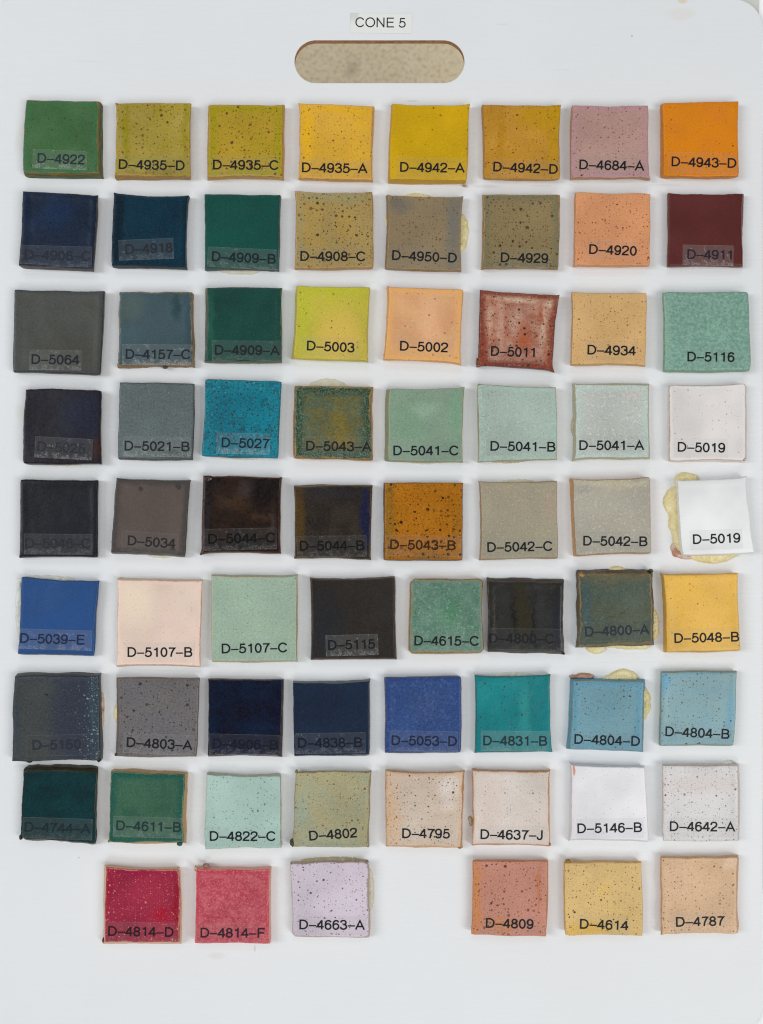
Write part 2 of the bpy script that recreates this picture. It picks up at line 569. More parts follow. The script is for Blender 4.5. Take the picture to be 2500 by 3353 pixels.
def lump(name, px, py, z, rx, ry, rz, mat, parent, org, seed, rough=.25):
    """a small irregular blob"""
    bm = bmesh.new()
    bmesh.ops.create_icosphere(bm, subdivisions=3, radius=1)
    c = W(px, py, z) - org
    for v in bm.verts:
        n = v.co.normalized()
        k = 1 + rough * mnoise.noise(n * 1.7 + Vector((seed, 0, seed * 2))) + rough * .4 * mnoise.noise(n * 5 + Vector((0, seed, 0)))
        v.co = Vector((n.x * rx * MM * k, n.y * ry * MM * k, n.z * rz * k)) + c
    me = bpy.data.meshes.new(name)
    bm.to_mesh(me); bm.free()
    me.polygons.foreach_set('use_smooth', [True] * len(me.polygons))
    me.materials.append(mat)
    o = bpy.data.objects.new(name, me)
    COL.objects.link(o)
    o.parent = parent
    return o

# ------------------------------------------------------------------ the tiles
def SP(level, col, col2=None):
    col2 = col2 or col
    return {
        'x': [(12, .46, .019, col, .95), (20, .50, .0095, col2, .9), (36, .34, .006, col2, .8)],
        'h': [(12, .36, .018, col, 1), (22, .48, .0095, col2, 1), (36, .32, .006, col2, .8)],
        'm': [(12, .18, .0138, col, .95), (22, .36, .009, col2, .9), (38, .22, .0055, col2, .7)],
        'l': [(11, .12, .011, col, .8), (24, .22, .0065, col2, .6)],
        'f': [(30, .22, .0055, col, .6)],
    }[level]
L1, R1 = (0, 280), (1250, 280)
L2, R2 = (0, 580), (1250, 580)
L3, R3 = (0, 880), (1250, 880)
L4, R4 = (0, 1200), (1250, 1200)
L5, R5 = (0, 1500), (1250, 1500)
L6, R6 = (0, 1830), (1250, 1830)
L7, R7 = (0, 2150), (1250, 2150)
L8, R8 = (0, 2450), (1250, 2450)
L9, R9 = (0, 2780), (1250, 2780)
DARK = (.022, .05)
TILES = [
# row 1
('4922', L1, ((111,57),(427,66),(428,378),(97,375)), (0,0,19,24), 'D-4922', (163,333), (364,341), (22,11,17,25),
 dict(base=(60,105,58), var=(70,110,64), spk=SP('m',(58,62,62)), rim=(170,112,58), rimw=.017, side=(58,84,46), edge=((54,112,74),.10,.5), tape=(.05,.14), ink=(40,50,62)),
 'mid green tile with brown edges on the right and bottom, marked D-4922'),
('4935-D', L1, ((502,75),(827,75),(826,391),(499,389)), (0,0,0,17), 'D-4935-D', (515,360), (797,366), (14,28,17,27),
 dict(base=(154,136,44), var=(162,142,66), ov=[(.14,.45,.05,.62,(132,122,12),.75,.6),(.93,.35,.045,.5,(136,124,14),.7,.6),(.5,.98,.5,.08,(120,104,20),.6,.7),(.6,.12,.07,.06,(140,126,12),.6,.8)],
  spk=SP('h',(96,62,38)), rim=(184,140,78), rimw=.022, side=(150,112,46)),
 'olive yellow tile with two greener vertical streaks, marked D-4935-D'),
('4935-C', L1, ((905,80),(1226,80),(1222,396),(900,396)), (3,0,7,15), 'D-4935-C', (923,362), (1204,364), (11,2,18,27),
 dict(base=(172,140,40), var=(164,138,34), edge=((146,136,12),.16,.85), spk=SP('h',(98,62,36)), rim=(186,140,78), rimw=.024, side=(182,136,68)),
 'golden olive tile with greenish border and large brown specks, marked D-4935-C'),
('4935-A', L1, ((1294,76),(1615,88),(1610,406),(1292,398)), (0,0,4,12), 'D-4935-A', (1308,374), (1586,379), (17,24,16,26),
 dict(base=(208,158,54), var=(212,162,44), ov=[(.1,.4,.09,.6,(220,166,18),.7,.7),(.55,.07,.5,.06,(216,162,20),.6,.7)], spk=SP('m',(110,66,36)), rim=(200,148,88), rimw=.024, side=(196,146,70)),
 'warm yellow tile with a few brown speck clusters, marked D-4935-A'),
('4942-A', R1, ((47,77),(380,79),(370,407),(35,405)), (6,0,0,20), 'D-4942-A', (81,372), (355,376), (22,15,20,26),
 dict(base=(198,156,16), var=(202,158,14), spk=SP('l',(104,72,20)), rim=(196,150,66), rimw=.014, side=(186,142,40)),
 'plain strong yellow tile with a scuffed bottom edge, marked D-4942-A'),
('4942-D', R1, ((440,80),(778,82),(775,402),(445,400)), (7,0,0,7), 'D-4942-D', (484,370), (760,382), (10,15,15,27),
 dict(base=(186,134,48), var=(180,128,36), ov=[(.8,.15,.4,.25,(176,132,14),.8,.8),(.93,.5,.08,.6,(176,132,14),.7,.7),(.22,.45,.07,.55,(164,114,12),.6,.9)], spk=SP('m',(100,56,30)), rim=(178,132,62), rimw=.014, side=(168,116,50)),
 'mustard brown tile with darker vertical band at its left, marked D-4942-D'),
('4684-A', R1, ((826,83),(1157,82),(1161,399),(822,399)), (4,0,0,8), 'D-4684-A', (857,361), (1132,368), (19,22,20,24),
 dict(base=(178,139,128), var=(174,134,126), edge=((178,130,138),.12,.7), spk=SP('m',(106,66,46)), rim=(172,128,84), rimw=.016, side=(170,132,96)),
 'dusty pink tile with brown specks, marked D-4684-A'),
('4943-D', R1, ((1215,72),(1545,66),(1549,391),(1218,391)), (11,0,0,11), 'D-4943-D', (1256,348), (1533,356), (16,13,20,28),
 dict(base=(208,122,22), var=(204,118,30), spk=SP('l',(110,54,20)), rim=(200,128,52), rimw=.014, side=(190,118,40)),
 'bright orange tile, marked D-4943-D'),
# row 2
('4906-C', L2, ((99,60),(423,77),(402,396),(80,381)), (0,0,3,12), 'D-4906-C', (107,354), (390,362), (22,8,20,28),
 dict(base=(24,38,60), var=(26,45,74), ov=[(.5,.28,.28,.28,(24,46,84),.7,.8)], spk=SP('l',(24,24,34)), rim=(112,92,70), rimw=.012, side=(48,46,58), tape=(.032,.04), ink=(40,44,54)),
 'navy blue tile whose number can hardly be read, marked D-4906-C'),
('4918', L2, ((494,67),(812,79),(803,388),(481,382)), (0,0,7,13), 'D-4918', (545,332), (745,324), (30,7,20,28),
 dict(base=(8,52,72), var=(6,46,66), ov=[(.07,.4,.10,.6,(10,34,48),.8,.4)], rim=(40,48,50), rimw=.010, side=(20,40,50), tape=(.04,.05), ink=(44,42,50), rough=.22),
 'dark petrol blue glossy tile, marked D-4918'),
('4909-B', L2, ((884,70),(1210,76),(1204,396),(885,393)), (0,0,6,12), 'D-4909-B', (918,362), (1190,374), (20,13,20,26),
 dict(base=(20,82,70), var=(22,78,70), spk=SP('f',(60,70,50)), rim=(70,84,60), rimw=.010, side=(24,66,60), tape=(.045,.06), ink=(34,38,44)),
 'deep teal green tile with even surface in the second row, marked D-4909-B'),
('4908-C', L2, ((1277,58),(1612,62),(1617,391),(1276,394)), (0,0,0,8), 'D-4908-C', (1301,361), (1580,363), (15,20,22,24),
 dict(base=(166,137,74), var=(160,136,84), ov=[(.5,.0,.6,.16,(140,144,108),.7,.9),(.06,.5,.06,.5,(146,138,96),.5,.8)], spk=SP('x',(58,38,30)), rim=(186,134,88), rimw=.02, side=(160,120,74)),
 'sandy olive tile covered in coarse dark specks, marked D-4908-C'),
('4950-D', R2, ((28,76),(352,82),(345,403),(20,393)), (6,0,0,8), 'D-4950-D', (46,357), (323,369), (12,7,20,26),
 dict(base=(142,122,90), var=(138,120,92), ov=[(.9,.4,.13,.7,(108,108,102),.8,.9),(.15,.12,.22,.14,(104,102,92),.8,.8)], spk=SP('m',(92,48,30)), rim=(166,128,82), rimw=.016, side=(128,104,70)),
 'grey brown tile with foamy yellow glue at its right side, marked D-4950-D'),
('4929', R2, ((440,72),(774,74),(767,397),(436,393)), (5,0,0,6), 'D-4929', (517,367), (719,371), (32,6,18,26),
 dict(base=(142,122,82), var=(136,118,80), edge=((112,108,80),.14,.7), spk=SP('h',(72,46,28)), rim=(168,128,74), rimw=.018, side=(150,116,70)),
 'khaki brown tile with many dark specks, marked D-4929'),
('4920', R2, ((840,62),(1167,68),(1164,379),(835,378)), (5,0,0,10), 'D-4920', (899,331), (1102,339), (17,6,20,22),
 dict(base=(209,143,98), var=(206,140,98), spk=SP('m',(112,60,34)), rim=(206,150,98), rimw=.014, side=(200,138,94)),
 'salmon orange tile with brown specks, marked D-4920'),
('4911', R2, ((1245,68),(1565,70),(1565,385),(1240,383)), (5,0,2,8), 'D-4911', (1325,353), (1521,357), (21,2,20,27),
 dict(base=(92,43,40), var=(94,45,43), rim=(132,68,50), rimw=.010, rims=.6, side=(98,46,40), tape=(.07,.10), ink=(44,40,50), grain=(95,.08)),
 'plain dark maroon tile, marked D-4911'),
# row 3
('5064', L3, ((62,88),(450,97),(432,458),(54,445)), (0,0,4,4), 'D-5064', (137,411), (340,414), (9,12,20,26),
 dict(base=(80,82,78), var=(76,77,70), ov=[(.75,.85,.4,.3,(66,62,56),.6,.9),(.35,.7,.3,.06,(70,68,60),.5,.9)], edge=((62,68,68),.07,.7), rim=(52,50,44), rimw=.010, side=(50,50,46), tape=(.04,.09), ink=(36,38,44), th=.0078),
 'large charcoal grey tile at the left edge of the board, marked D-5064'),
('4157-C', L3, ((514,100),(830,102),(836,416),(510,420)), (0,0,8,13), 'D-4157-C', (545,389), (822,391), (15,13,22,26),
 dict(base=(66,90,98), var=(66,86,92), ov=[(.16,.2,.24,.2,(78,94,88),.7,.8),(.78,.2,.07,.20,(30,62,62),.7,.8),(.94,.5,.06,.5,(42,66,84),.6,.8)], spk=[(60,.30,.004,(28,60,60),.9)], spkmask=(.72,.07), rim=(172,126,72), rimw=.02, side=(120,98,66), tape=(.05,.14), ink=(36,42,48), wav=2.0),
 'slate blue tile with dark green patch and tan ragged edge, marked D-4157-C'),
('4909-A', L3, ((896,80),(1221,82),(1222,402),(892,400)), (6,0,0,7), 'D-4909-A', (931,371), (1206,373), (13,14,20,26),
 dict(base=(27,76,66), var=(26,70,62), ov=[(.06,.5,.05,.6,(40,96,76),.6,.8)], spk=SP('f',(90,80,50)), rim=(160,134,80), rimw=.010, side=(36,70,56), tape=(.035,.04), ink=(36,40,42)),
 'deep green tile with thin tan rim in the third row, marked D-4909-A'),
('5003', L3, ((1288,70),(1603,78),(1590,397),(1270,386)), (6,0,0,5), 'D-5003', (1329,352), (1531,361), (26,28,20,25),
 dict(base=(182,172,58), var=(184,170,64), ov=[(.62,.68,.36,.42,(202,168,78),.9,.7),(.1,.4,.10,.6,(174,176,50),.7,.7),(.5,.05,.6,.08,(172,174,42),.7,.7)], spk=SP('l',(92,88,28)), rim=(208,158,104), rimw=.012, side=(176,176,60)),
 'acid yellow green tile with peach area, marked D-5003'),
('5002', R3, ((30,76),(356,86),(342,409),(10,393)), (5,0,0,5), 'D-5002', (80,353), (285,361), (12,28,16,25),
 dict(base=(208,160,112), var=(206,150,104), edge=((214,158,88),.12,.8), ov=[(.5,.9,.5,.14,(214,162,92),.7,.8),(.55,.35,.2,.5,(218,168,126),.6,.9)], spk=[(13,.16,.012,(140,96,110),.7),(28,.2,.005,(140,90,70),.5)], rim=(206,150,90), rimw=.012, side=(214,156,86), grain=(80,.2), gcol=(200,130,110)),
 'peach orange tile with mauve specks, marked D-5002'),
('5011', R3, ((427,91),(768,115),(742,438),(416,420)), (0,0,0,2), 'D-5011', (474,376), (668,382), (11,34,18,28),
 dict(base=(158,98,76), var=(180,134,112), vs=7, edge=((116,54,42),.12,.9), warp=.14,
  ov=[(.5,.075,.40,.07,(204,180,154),.85,.7),(.93,.12,.09,.10,(206,182,154),.9,.7),(.84,.45,.05,.36,(196,168,142),.7,.9),(.13,.40,.05,.30,(196,160,136),.6,.9),(.28,.45,.06,.45,(194,158,134),.6,.9),(.5,.40,.13,.20,(198,172,150),.6,.9),(.56,.52,.10,.22,(158,88,62),.85,.8),(.80,.3,.03,.2,(158,84,60),.8,.8),(.36,.40,.03,.2,(176,106,80),.5,.8),(.60,.70,.14,.12,(158,78,44),.9,.8),(.06,.8,.08,.3,(124,52,40),.8,.7),(.5,.98,.6,.07,(130,60,46),.9,.7)],
  spk=SP('h',(66,44,28)), rim=(92,36,30), rimw=.012, side=(104,52,42), grain=(60,.3), gcol=(150,78,60), bow=(-.0002,-.0008,-.0006,-.0003), corner=(0,-.0004,-.0012,-.0008)),
 'rust red and cream mottled tile with jagged corners, marked D-5011'),
('4934', R3, ((825,98),(1148,101),(1141,416),(820,414)), (3,0,0,5), 'D-4934', (892,370), (1097,375), (12,7,20,24),
 dict(base=(209,167,112), var=(206,164,106), spk=SP('m',(132,84,46)), rim=(198,154,104), rimw=.010, side=(190,148,98)),
 'light caramel tile with fine brown specks, marked D-4934'),
('5116', R3, ((1218,98),(1590,96),(1600,438),(1222,442)), (3,0,0,8), 'D-5116', (1325,400), (1525,402), (23,13,18,24),
 dict(base=(112,156,138), var=(138,176,158), vs=26, vr=(.40,.60), ov=[(.03,.5,.05,.6,(136,170,148),.6,.7)], grain=(70,.34), gcol=(82,134,112), rim=(150,168,142), rimw=.018, side=(116,158,136), round=.0016, corner=(.0006,.0005,.0003,.0002), th=.0082),
 'large sea green mottled tile at the right edge, marked D-5116'),
# row 4
('5025', L4, ((110,96),(437,103),(438,420),(97,417)), (0,0,3,3), 'D-5025', (162,365), (365,376), (12,35,22,28),
 dict(base=(38,35,42), var=(36,34,44), ov=[(.75,.35,.35,.4,(32,40,62),.75,.9),(.95,.8,.06,.2,(62,38,30),.7,.6)], rim=(74,48,40), rimw=.010, side=(44,32,32), tape=(.042,.10), ink=(44,46,56)),
 'near black tile with bluish tint and hazy tape, marked D-5025'),
('5021-B', L4, ((517,68),(842,73),(834,400),(511,400)), (0,0,0,4), 'D-5021-B', (540,363), (818,367), (8,8,20,26),
 dict(base=(97,109,109), var=(92,103,102), grain=(80,.34), gcol=(64,74,74), ov=[(.8,.95,.35,.07,(50,58,58),.7,.8)], edge=((78,84,84),.03,.8), rim=(60,56,52), rimw=.010, side=(48,50,50), tape=(.05,.12), ink=(38,42,46)),
 'medium grey satin tile with grainy surface, marked D-5021-B'),
('5027', L4, ((886,54),(1219,64),(1205,395),(873,386)), (0,0,0,3), 'D-5027', (960,349), (1163,354), (25,5,22,28),
 dict(base=(4,128,152), var=(14,92,108), vs=9, vr=(.50,.66), ov=[(.2,.45,.26,.5,(12,98,120),.8,.9),(.5,.25,.25,.2,(10,104,128),.7,.9),(.35,.78,.4,.2,(14,102,124),.6,.9)], spk=[(26,.50,.013,(50,58,64),1),(15,.36,.014,(70,56,54),1)], vein=((60,160,176),34,.03), rim=(34,112,118), rimw=.014, side=(20,104,112), grain=(60,.26), gcol=(10,96,116), tape=(.05,.12), ink=(26,44,62), corner=(.0004,.0003,.0003,.0003)),
 'vivid turquoise tile with rusty freckles, marked D-5027'),
('5043-A', L4, ((1277,82),(1612,88),(1613,404),(1273,395)), (2,0,3,3), 'D-5043-A', (1326,363), (1604,367), (18,4,20,26),
 dict(base=(88,98,72), var=(104,92,48), vs=6, vr=(.44,.60), edge=((34,56,40),.18,.9), warp=.5, ov=[(.58,.50,.16,.22,(126,102,28),.8,.9),(.60,.74,.26,.10,(130,104,30),.8,.9),(.28,.34,.12,.07,(114,98,44),.7,.9),(.3,.62,.14,.08,(108,96,60),.6,.9),(.78,.3,.08,.1,(116,100,40),.6,.9)], vein=((84,122,106),30,.085), grain=(70,.4), gcol=(70,72,40), rim=(176,126,56), rimw=.026, side=(166,118,60), spk=[(9,.10,.010,(50,36,34),.8)], ink=(44,38,32)),
 'green crackled tile with mustard middle and tan rim, marked D-5043-A'),
('5041-C', R4, ((34,95),(359,90),(352,412),(28,408)), (14,0,0,4), 'D-5041-C', (52,384), (331,384), (8,20,22,26),
 dict(base=(134,160,136), var=(124,154,130), ov=[(.25,.45,.3,.35,(110,148,114),.6,.9),(.5,.28,.22,.16,(146,174,148),.6,.8),(.9,.4,.1,.5,(112,156,122),.7,.8)], spk=SP('f',(90,110,80)), rim=(184,146,96), rimw=.014, side=(120,142,110), grain=(80,.2)),
 'sage green tile with cloudy darker patches, marked D-5041-C'),
('5041-B', R4, ((416,76),(757,88),(760,402),(420,411)), (2,0,0,3), 'D-5041-B', (472,364), (750,368), (20,7,20,24),
 dict(base=(162,180,169), var=(164,184,173), edge=((158,186,173),.1,.7), spk=[(50,.40,.006,(128,122,88),.8),(14,.1,.008,(96,84,60),.7)], spkmask=(.28,-.16), rim=(172,146,100), rimw=.016, side=(160,158,128), grain=(80,.26), gcol=(134,142,124)),
 'pale grey green tile with brown freckles at its left, marked D-5041-B'),
('5041-A', R4, ((838,78),(1157,78),(1160,396),(838,400)), (14,4,2,6), 'D-5041-A', (857,361), (1132,361), (9,28,22,24),
 dict(base=(186,192,183), var=(184,190,182), edge=((176,199,190),.12,.8), ov=[(.82,.10,.16,.10,(196,184,176),.6,.8)], grain=(70,.32), gcol=(156,152,136), rim=(192,164,126), rimw=.016, side=(172,176,150)),
 'very pale mint grey tile, marked D-5041-A'),
('5019', R4, ((1245,78),(1579,74),(1579,409),(1246,407)), (6,0,2,8), 'D-5019', (1283,368), (1485,372), (15,15,18,24),
 dict(base=(224,217,214), var=(222,215,212), edge=((225,218,214),.06,.6), spk=[(12,.24,.009,(156,120,98),.7),(24,.2,.005,(150,130,116),.5)], rim=(192,150,120), rimw=.011, side=(222,212,206), grain=(90,.05), corner=(.0006,.0006,.0012,.0006)),
 'off white speckled tile with thin brown rim, marked D-5019'),
# row 5
('5046-C', L5, ((86,92),(421,96),(421,428),(82,427)), (0,0,4,3), 'D-5046-C', (110,388), (390,390), (6,10,20,28),
 dict(base=(34,36,42), var=(33,35,41), rim=(28,28,30), rimw=.008, side=(26,26,28), tape=(.032,.05), ink=(41,46,53), spk=SP('f',(50,52,58)), grain=(95,.1)),
 'plain black tile with sharp square edges, marked D-5046-C'),
('5034', L5, ((503,85),(822,98),(802,424),(482,408)), (0,0,0,5), 'D-5034', (553,376), (755,390), (27,13,20,27),
 dict(base=(92,80,74), var=(96,82,76), edge=((66,63,62),.11,.85), ov=[(.10,.04,.08,.05,(40,36,32),.8,.6),(.32,.13,.04,.05,(50,42,30),.8,.7),(.86,.05,.05,.04,(44,40,40),.7,.6),(.03,.92,.06,.08,(52,46,40),.6,.7),(.85,.94,.05,.04,(40,36,34),.7,.6),(.35,.98,.06,.03,(40,36,34),.6,.6)], rim=(96,76,56), rimw=.010, side=(70,60,54), tape=(.02,.01), ink=(44,42,44), rough=.28),
 'brownish grey glossy tile with dark corner spots, marked D-5034'),
('5044-C', L5, ((884,78),(1217,86),(1214,411),(875,409)), (3,0,2,2), 'D-5044-C', (903,370), (1190,364), (18,8,22,30),
 dict(base=(27,13,8), var=(48,30,20), vs=2.6, ov=[(.52,.16,.12,.14,(62,50,50),.8,.8),(.38,.34,.26,.14,(70,48,32),.7,.9),(.72,.52,.16,.07,(66,46,36),.7,.8),(.9,.62,.05,.22,(62,50,48),.75,.7),(.06,.55,.03,.45,(40,38,44),.7,.6)], grain=(40,.3), gcol=(20,8,6), rim=(92,46,26), rimw=.020, side=(78,36,20), rough=.24, spec=.3, tape=(.02,.05), ink=(18,16,17), bd=.0001, swell=.0004, corner=(-.0002,-.0004,0,-.0010)),
 'very glossy dark chocolate tile with rounded lump, marked D-5044-C'),
('5044-B', L5, ((1273,124),(1610,122),(1604,437),(1276,431)), (0,5,0,2), 'D-5044-B', (1299,400), (1575,398), (13,12,22,28),
 dict(base=(48,41,36), var=(60,52,44), vs=4, ov=[(.04,.4,.12,.6,(84,62,26),.85,.7),(.93,.4,.09,.55,(26,32,70),.9,.6),(.5,.10,.5,.09,(44,44,52),.6,.8)], grain=(70,.35), gcol=(24,20,16), rim=(104,74,34), rimw=.018, side=(80,58,34), rough=.24, tape=(.018,.05), ink=(24,24,28)),
 'dark brown tile with blue right side and golden left side, marked D-5044-B'),
('5043-B', R5, ((14,108),(351,110),(350,440),(12,441)), (3,0,0,1), 'D-5043-B', (38,394), (318,398), (16,28,20,30),
 dict(base=(164,100,18), var=(170,106,22), ov=[(.07,.5,.09,.6,(128,94,28),.85,.8),(.5,1.0,.5,.10,(108,78,26),.7,.8),(.92,.6,.06,.4,(140,96,30),.6,.8),(.06,.07,.05,.05,(86,80,26),.8,.7)], spk=SP('x',(52,30,16)), rim=(150,90,30), rimw=.010, side=(70,46,24), grain=(80,.3), tape=(.03,.04), ink=(58,38,20)),
 'amber brown tile thick with black specks, marked D-5043-B'),
('5042-C', R5, ((427,103),(760,100),(764,433),(430,438)), (6,0,0,2), 'D-5042-C', (459,406), (738,401), (18,18,20,26),
 dict(base=(158,150,126), var=(160,148,124), ov=[(.9,.25,.12,.3,(166,146,124),.7,.9)], grain=(75,.28), gcol=(130,120,98), rim=(176,126,80), rimw=.013, side=(150,120,84)),
 'grey beige tile with thin brown rim, marked D-5042-C'),
('5042-B', R5, ((828,92),(1163,82),(1172,412),(840,424)), (12,0,0,3), 'D-5042-B', (874,378), (1148,381), (16,17,20,28),
 dict(base=(172,166,150), var=(174,166,148), ov=[(.5,.05,.6,.08,(184,172,142),.8,.8),(.16,.13,.18,.06,(150,146,138),.7,.9)], grain=(75,.34), gcol=(142,136,120), rim=(166,122,84), rimw=.013, side=(186,140,82), th=.0085),
 'light grey beige grainy tile with tan left side, marked D-5042-B'),
('5019-white', R5, ((1283,97),(1580,80),(1616,408),(1304,420)), (7,0,0,2), 'D-5019', (1350,372), (1551,365), (14,12,18,26),
 dict(base=(233,233,232), var=(231,231,230), rim=(240,232,216), rimw=.010, rims=.6, side=(234,232,228), grain=(95,.02), swell=.0004, th=.0090, tape=(.08,.0), tint=(.80,.80,.76)),
 'plain pure white tilted tile ringed by yellow glue, marked D-5019'),
# row 6
('5039-E', L6, ((90,78),(427,95),(408,418),(75,409)), (0,0,2,3), 'D-5039-E', (88,363), (364,371), (8,34,20,26),
 dict(base=(34,80,148), var=(36,78,142), spk=SP('f',(40,50,90)), rim=(54,72,112), rimw=.012, side=(50,70,112), tape=(.06,.08), ink=(30,42,76), grain=(95,.12)),
 'cobalt blue tile with smooth surface, marked D-5039-E'),
('5107-B', L6, ((510,90),(878,98),(868,466),(505,463)), (0,8,0,2), 'D-5107-B', (553,424), (830,424), (18,15,22,24),
 dict(base=(226,201,183), var=(227,199,184), ov=[(.2,.25,.3,.4,(230,209,183),.7,.9)], spk=SP('f',(190,140,110)), edge=((228,194,176),.06,.7), rim=(208,160,132), rimw=.010, side=(216,196,176), grain=(90,.06)),
 'large pale pink tile, marked D-5107-B'),
('5107-C', L6, ((915,72),(1287,74),(1285,442),(918,444)), (0,7,2,2), 'D-5107-C', (961,409), (1242,404), (11,14,20,26),
 dict(base=(157,182,161), var=(158,184,158), spk=SP('f',(90,104,84)), rim=(196,160,114), rimw=.016, side=(172,176,146), grain=(70,.18)),
 'large pale celadon green tile with tan rim, marked D-5107-C'),
('5115', L6, ((1348,88),(1706,82),(1714,430),(1350,435)), (4,7,4,4), 'D-5115', (1422,394), (1622,388), (11,16,22,28),
 dict(base=(50,46,43), var=(48,43,40), ov=[(.15,.6,.25,.5,(37,41,48),.7,.9)], rim=(96,58,34), rimw=.013, side=(60,40,32), tape=(.05,.10), ink=(30,30,34)),
 'large brown black tile with rusty rim, marked D-5115'),
('4615-C', R6, ((128,85),(440,86),(444,406),(120,408)), (4,0,0,2), 'D-4615-C', (143,374), (419,376), (15,20,22,26),
 dict(base=(108,140,122), var=(86,126,104), vs=4, ov=[(.55,.5,.2,.2,(72,132,92),.6,.9)], grain=(60,.42), gcol=(60,112,84), spk=SP('f',(40,70,60)), edge=((120,140,136),.07,.5), rim=(142,104,48), rimw=.040, side=(176,132,68), corner=(.0014,.001,.001,.0012)),
 'jade green grainy tile with broad ochre rim touching its neighbour, marked D-4615-C'),
('4800-C', R6, ((461,98),(786,102),(788,404),(460,401)), (0,16,2,6), 'D-4800-C', (466,364), (745,366), (6,40,22,30),
 dict(base=(52,52,52), var=(46,45,42), warp=.34, ov=[(.45,.45,.12,.55,(52,48,32),.85,.4),(.08,.4,.06,.5,(40,38,26),.7,.7),(.33,.5,.03,.4,(28,27,20),.7,1.0),(.60,.55,.035,.5,(28,27,20),.7,1.0),(.62,.85,.10,.16,(30,30,30),.6,.8),(.92,.6,.08,.5,(42,42,58),.6,.8)], rim=(106,74,42), rimw=.012, side=(40,36,34), rough=.16, tape=(.016,.02), ink=(34,34,38), wav=1.5),
 'glossy black and olive tile with dark cracks, marked D-4800-C'),
('4800-A', R6, ((854,66),(1172,62),(1178,366),(854,378)), (14,16,2,6), 'D-4800-A', (883,336), (1155,325), (20,14,20,26),
 dict(base=(78,90,76), var=(88,92,72), vs=4, ov=[(.08,.45,.12,.5,(56,80,84),.8,.9),(.5,.05,.6,.08,(100,92,64),.7,.8),(.42,.62,.06,.02,(66,66,34),.8,.7),(.60,.52,.06,.02,(70,72,36),.8,.7)], grain=(60,.35), gcol=(56,68,56), spk=SP('f',(40,50,50)), rim=(158,114,62), rimw=.026, side=(54,58,44), wav=2.2, tape=(.008,.01), ink=(46,50,62), th=.0098, corner=(.0005,.0004,.0002,0)),
 'grey green tile with worn brown edges and yellow glue below, marked D-4800-A'),
('5048-B', R6, ((1222,70),(1543,64),(1558,396),(1234,402)), (14,4,0,3), 'D-5048-B', (1269,364), (1546,357), (20,9,22,30),
 dict(base=(222,172,76), var=(224,174,72), spk=SP('l',(140,96,36)), rim=(216,168,98), rimw=.014, side=(196,148,44), th=.0085),
 'light golden yellow tile with darker left side, marked D-5048-B'),
# row 7
('5150', L7, ((60,84),(425,84),(432,452),(54,455)), (0,13,13,0), 'D-5150', (142,404), (347,400), (29,31,22,28),
 dict(base=(66,70,70), var=(70,74,74), ov=[(.75,.5,.36,.8,(50,56,74),.95,.5),(.97,.4,.12,.8,(50,74,88),.7,.8),(.5,.04,.6,.04,(60,64,84),.7,.8),(.03,.5,.05,.6,(54,68,82),.6,.8),(.40,.24,.035,.02,(30,40,34),.9,.5)], grain=(80,.34), gcol=(42,48,52),
  spk=[(22,.65,.011,(130,146,150),.8),(40,.5,.006,(130,144,150),.7)], spkmask=(.84,.14), rim=(60,56,46), rimw=.014, side=(58,62,66), tape=(.008,.0), ink=(44,48,60), th=.0085, wav=1.6),
 'large slate tile with white flecks down its right side, marked D-5150'),
('4803-A', L7, ((512,95),(863,98),(848,431),(508,431)), (9,5,0,1), 'D-4803-A', (549,391), (827,404), (15,11,22,26),
 dict(base=(108,104,107), var=(110,104,104), spk=SP('h',(56,46,42)), rim=(138,112,88), rimw=.013, side=(98,84,80), grain=(80,.24), tape=(.04,.07)),
 'purplish grey tile with dark specks, marked D-4803-A'),
('4906-B', L7, ((900,100),(1225,104),(1218,432),(897,431)), (0,3,3,2), 'D-4906-B', (922,397), (1200,403), (17,12,22,28),
 dict(base=(8,22,42), var=(8,32,60), vs=3.5, rim=(128,100,70), rimw=.009, side=(60,46,44), tape=(.02,.05), ink=(26,28,42)),
 'very dark navy tile with thin tan rim, marked D-4906-B'),
('4838-B', L7, ((1270,116),(1600,108),(1602,425),(1275,427)), (0,12,2,1), 'D-4838-B', (1291,395), (1566,392), (11,17,22,26),
 dict(base=(28,44,70), var=(28,42,66), rim=(42,54,70), rimw=.009, side=(92,104,108), tape=(.032,.06), ink=(26,30,48), grain=(95,.08)),
 'plain dark denim blue tile, marked D-4838-B'),
('5053-D', R7, ((16,92),(345,87),(345,415),(18,417)), (3,3,0,2), 'D-5053-D', (44,383), (324,387), (9,6,22,26),
 dict(base=(50,82,144), var=(46,76,138), edge=((40,68,136),.08,.7), grain=(62,.42), gcol=(34,52,112), rim=(78,78,116), rimw=.014, side=(58,66,120), tape=(.035,.05), ink=(34,40,62), ov=[(.55,.38,.3,.25,(62,82,134),.5,.9)], corner=(.0003,.0004,.0005,.0003)),
 'royal blue mottled tile, marked D-5053-D'),
('4831-B', R7, ((408,85),(731,80),(738,411),(408,412)), (3,2,0,1), 'D-4831-B', (441,384), (714,386), (11,12,22,24),
 dict(base=(6,128,134), var=(22,138,142), vs=2, ov=[(.65,.5,.08,.6,(44,150,146),.5,.9)], spk=SP('m',(70,62,44)), rim=(60,112,108), rimw=.012, side=(40,104,100), tape=(.07,.06), ink=(32,52,60), grain=(90,.08)),
 'teal tile with brown specks, marked D-4831-B'),
('4804-D', R7, ((831,106),(1136,110),(1128,408),(816,398)), (17,14,4,4), 'D-4804-D', (835,377), (1116,387), (8,10,20,24),
 dict(base=(106,158,172), var=(102,156,174), edge=((72,148,182),.13,.6), spk=SP('m',(72,60,54)), rim=(164,164,146), rimw=.015, side=(54,140,170), th=.0090, grain=(80,.14)),
 'sky blue tile with blue sloping side and glue behind, marked D-4804-D'),
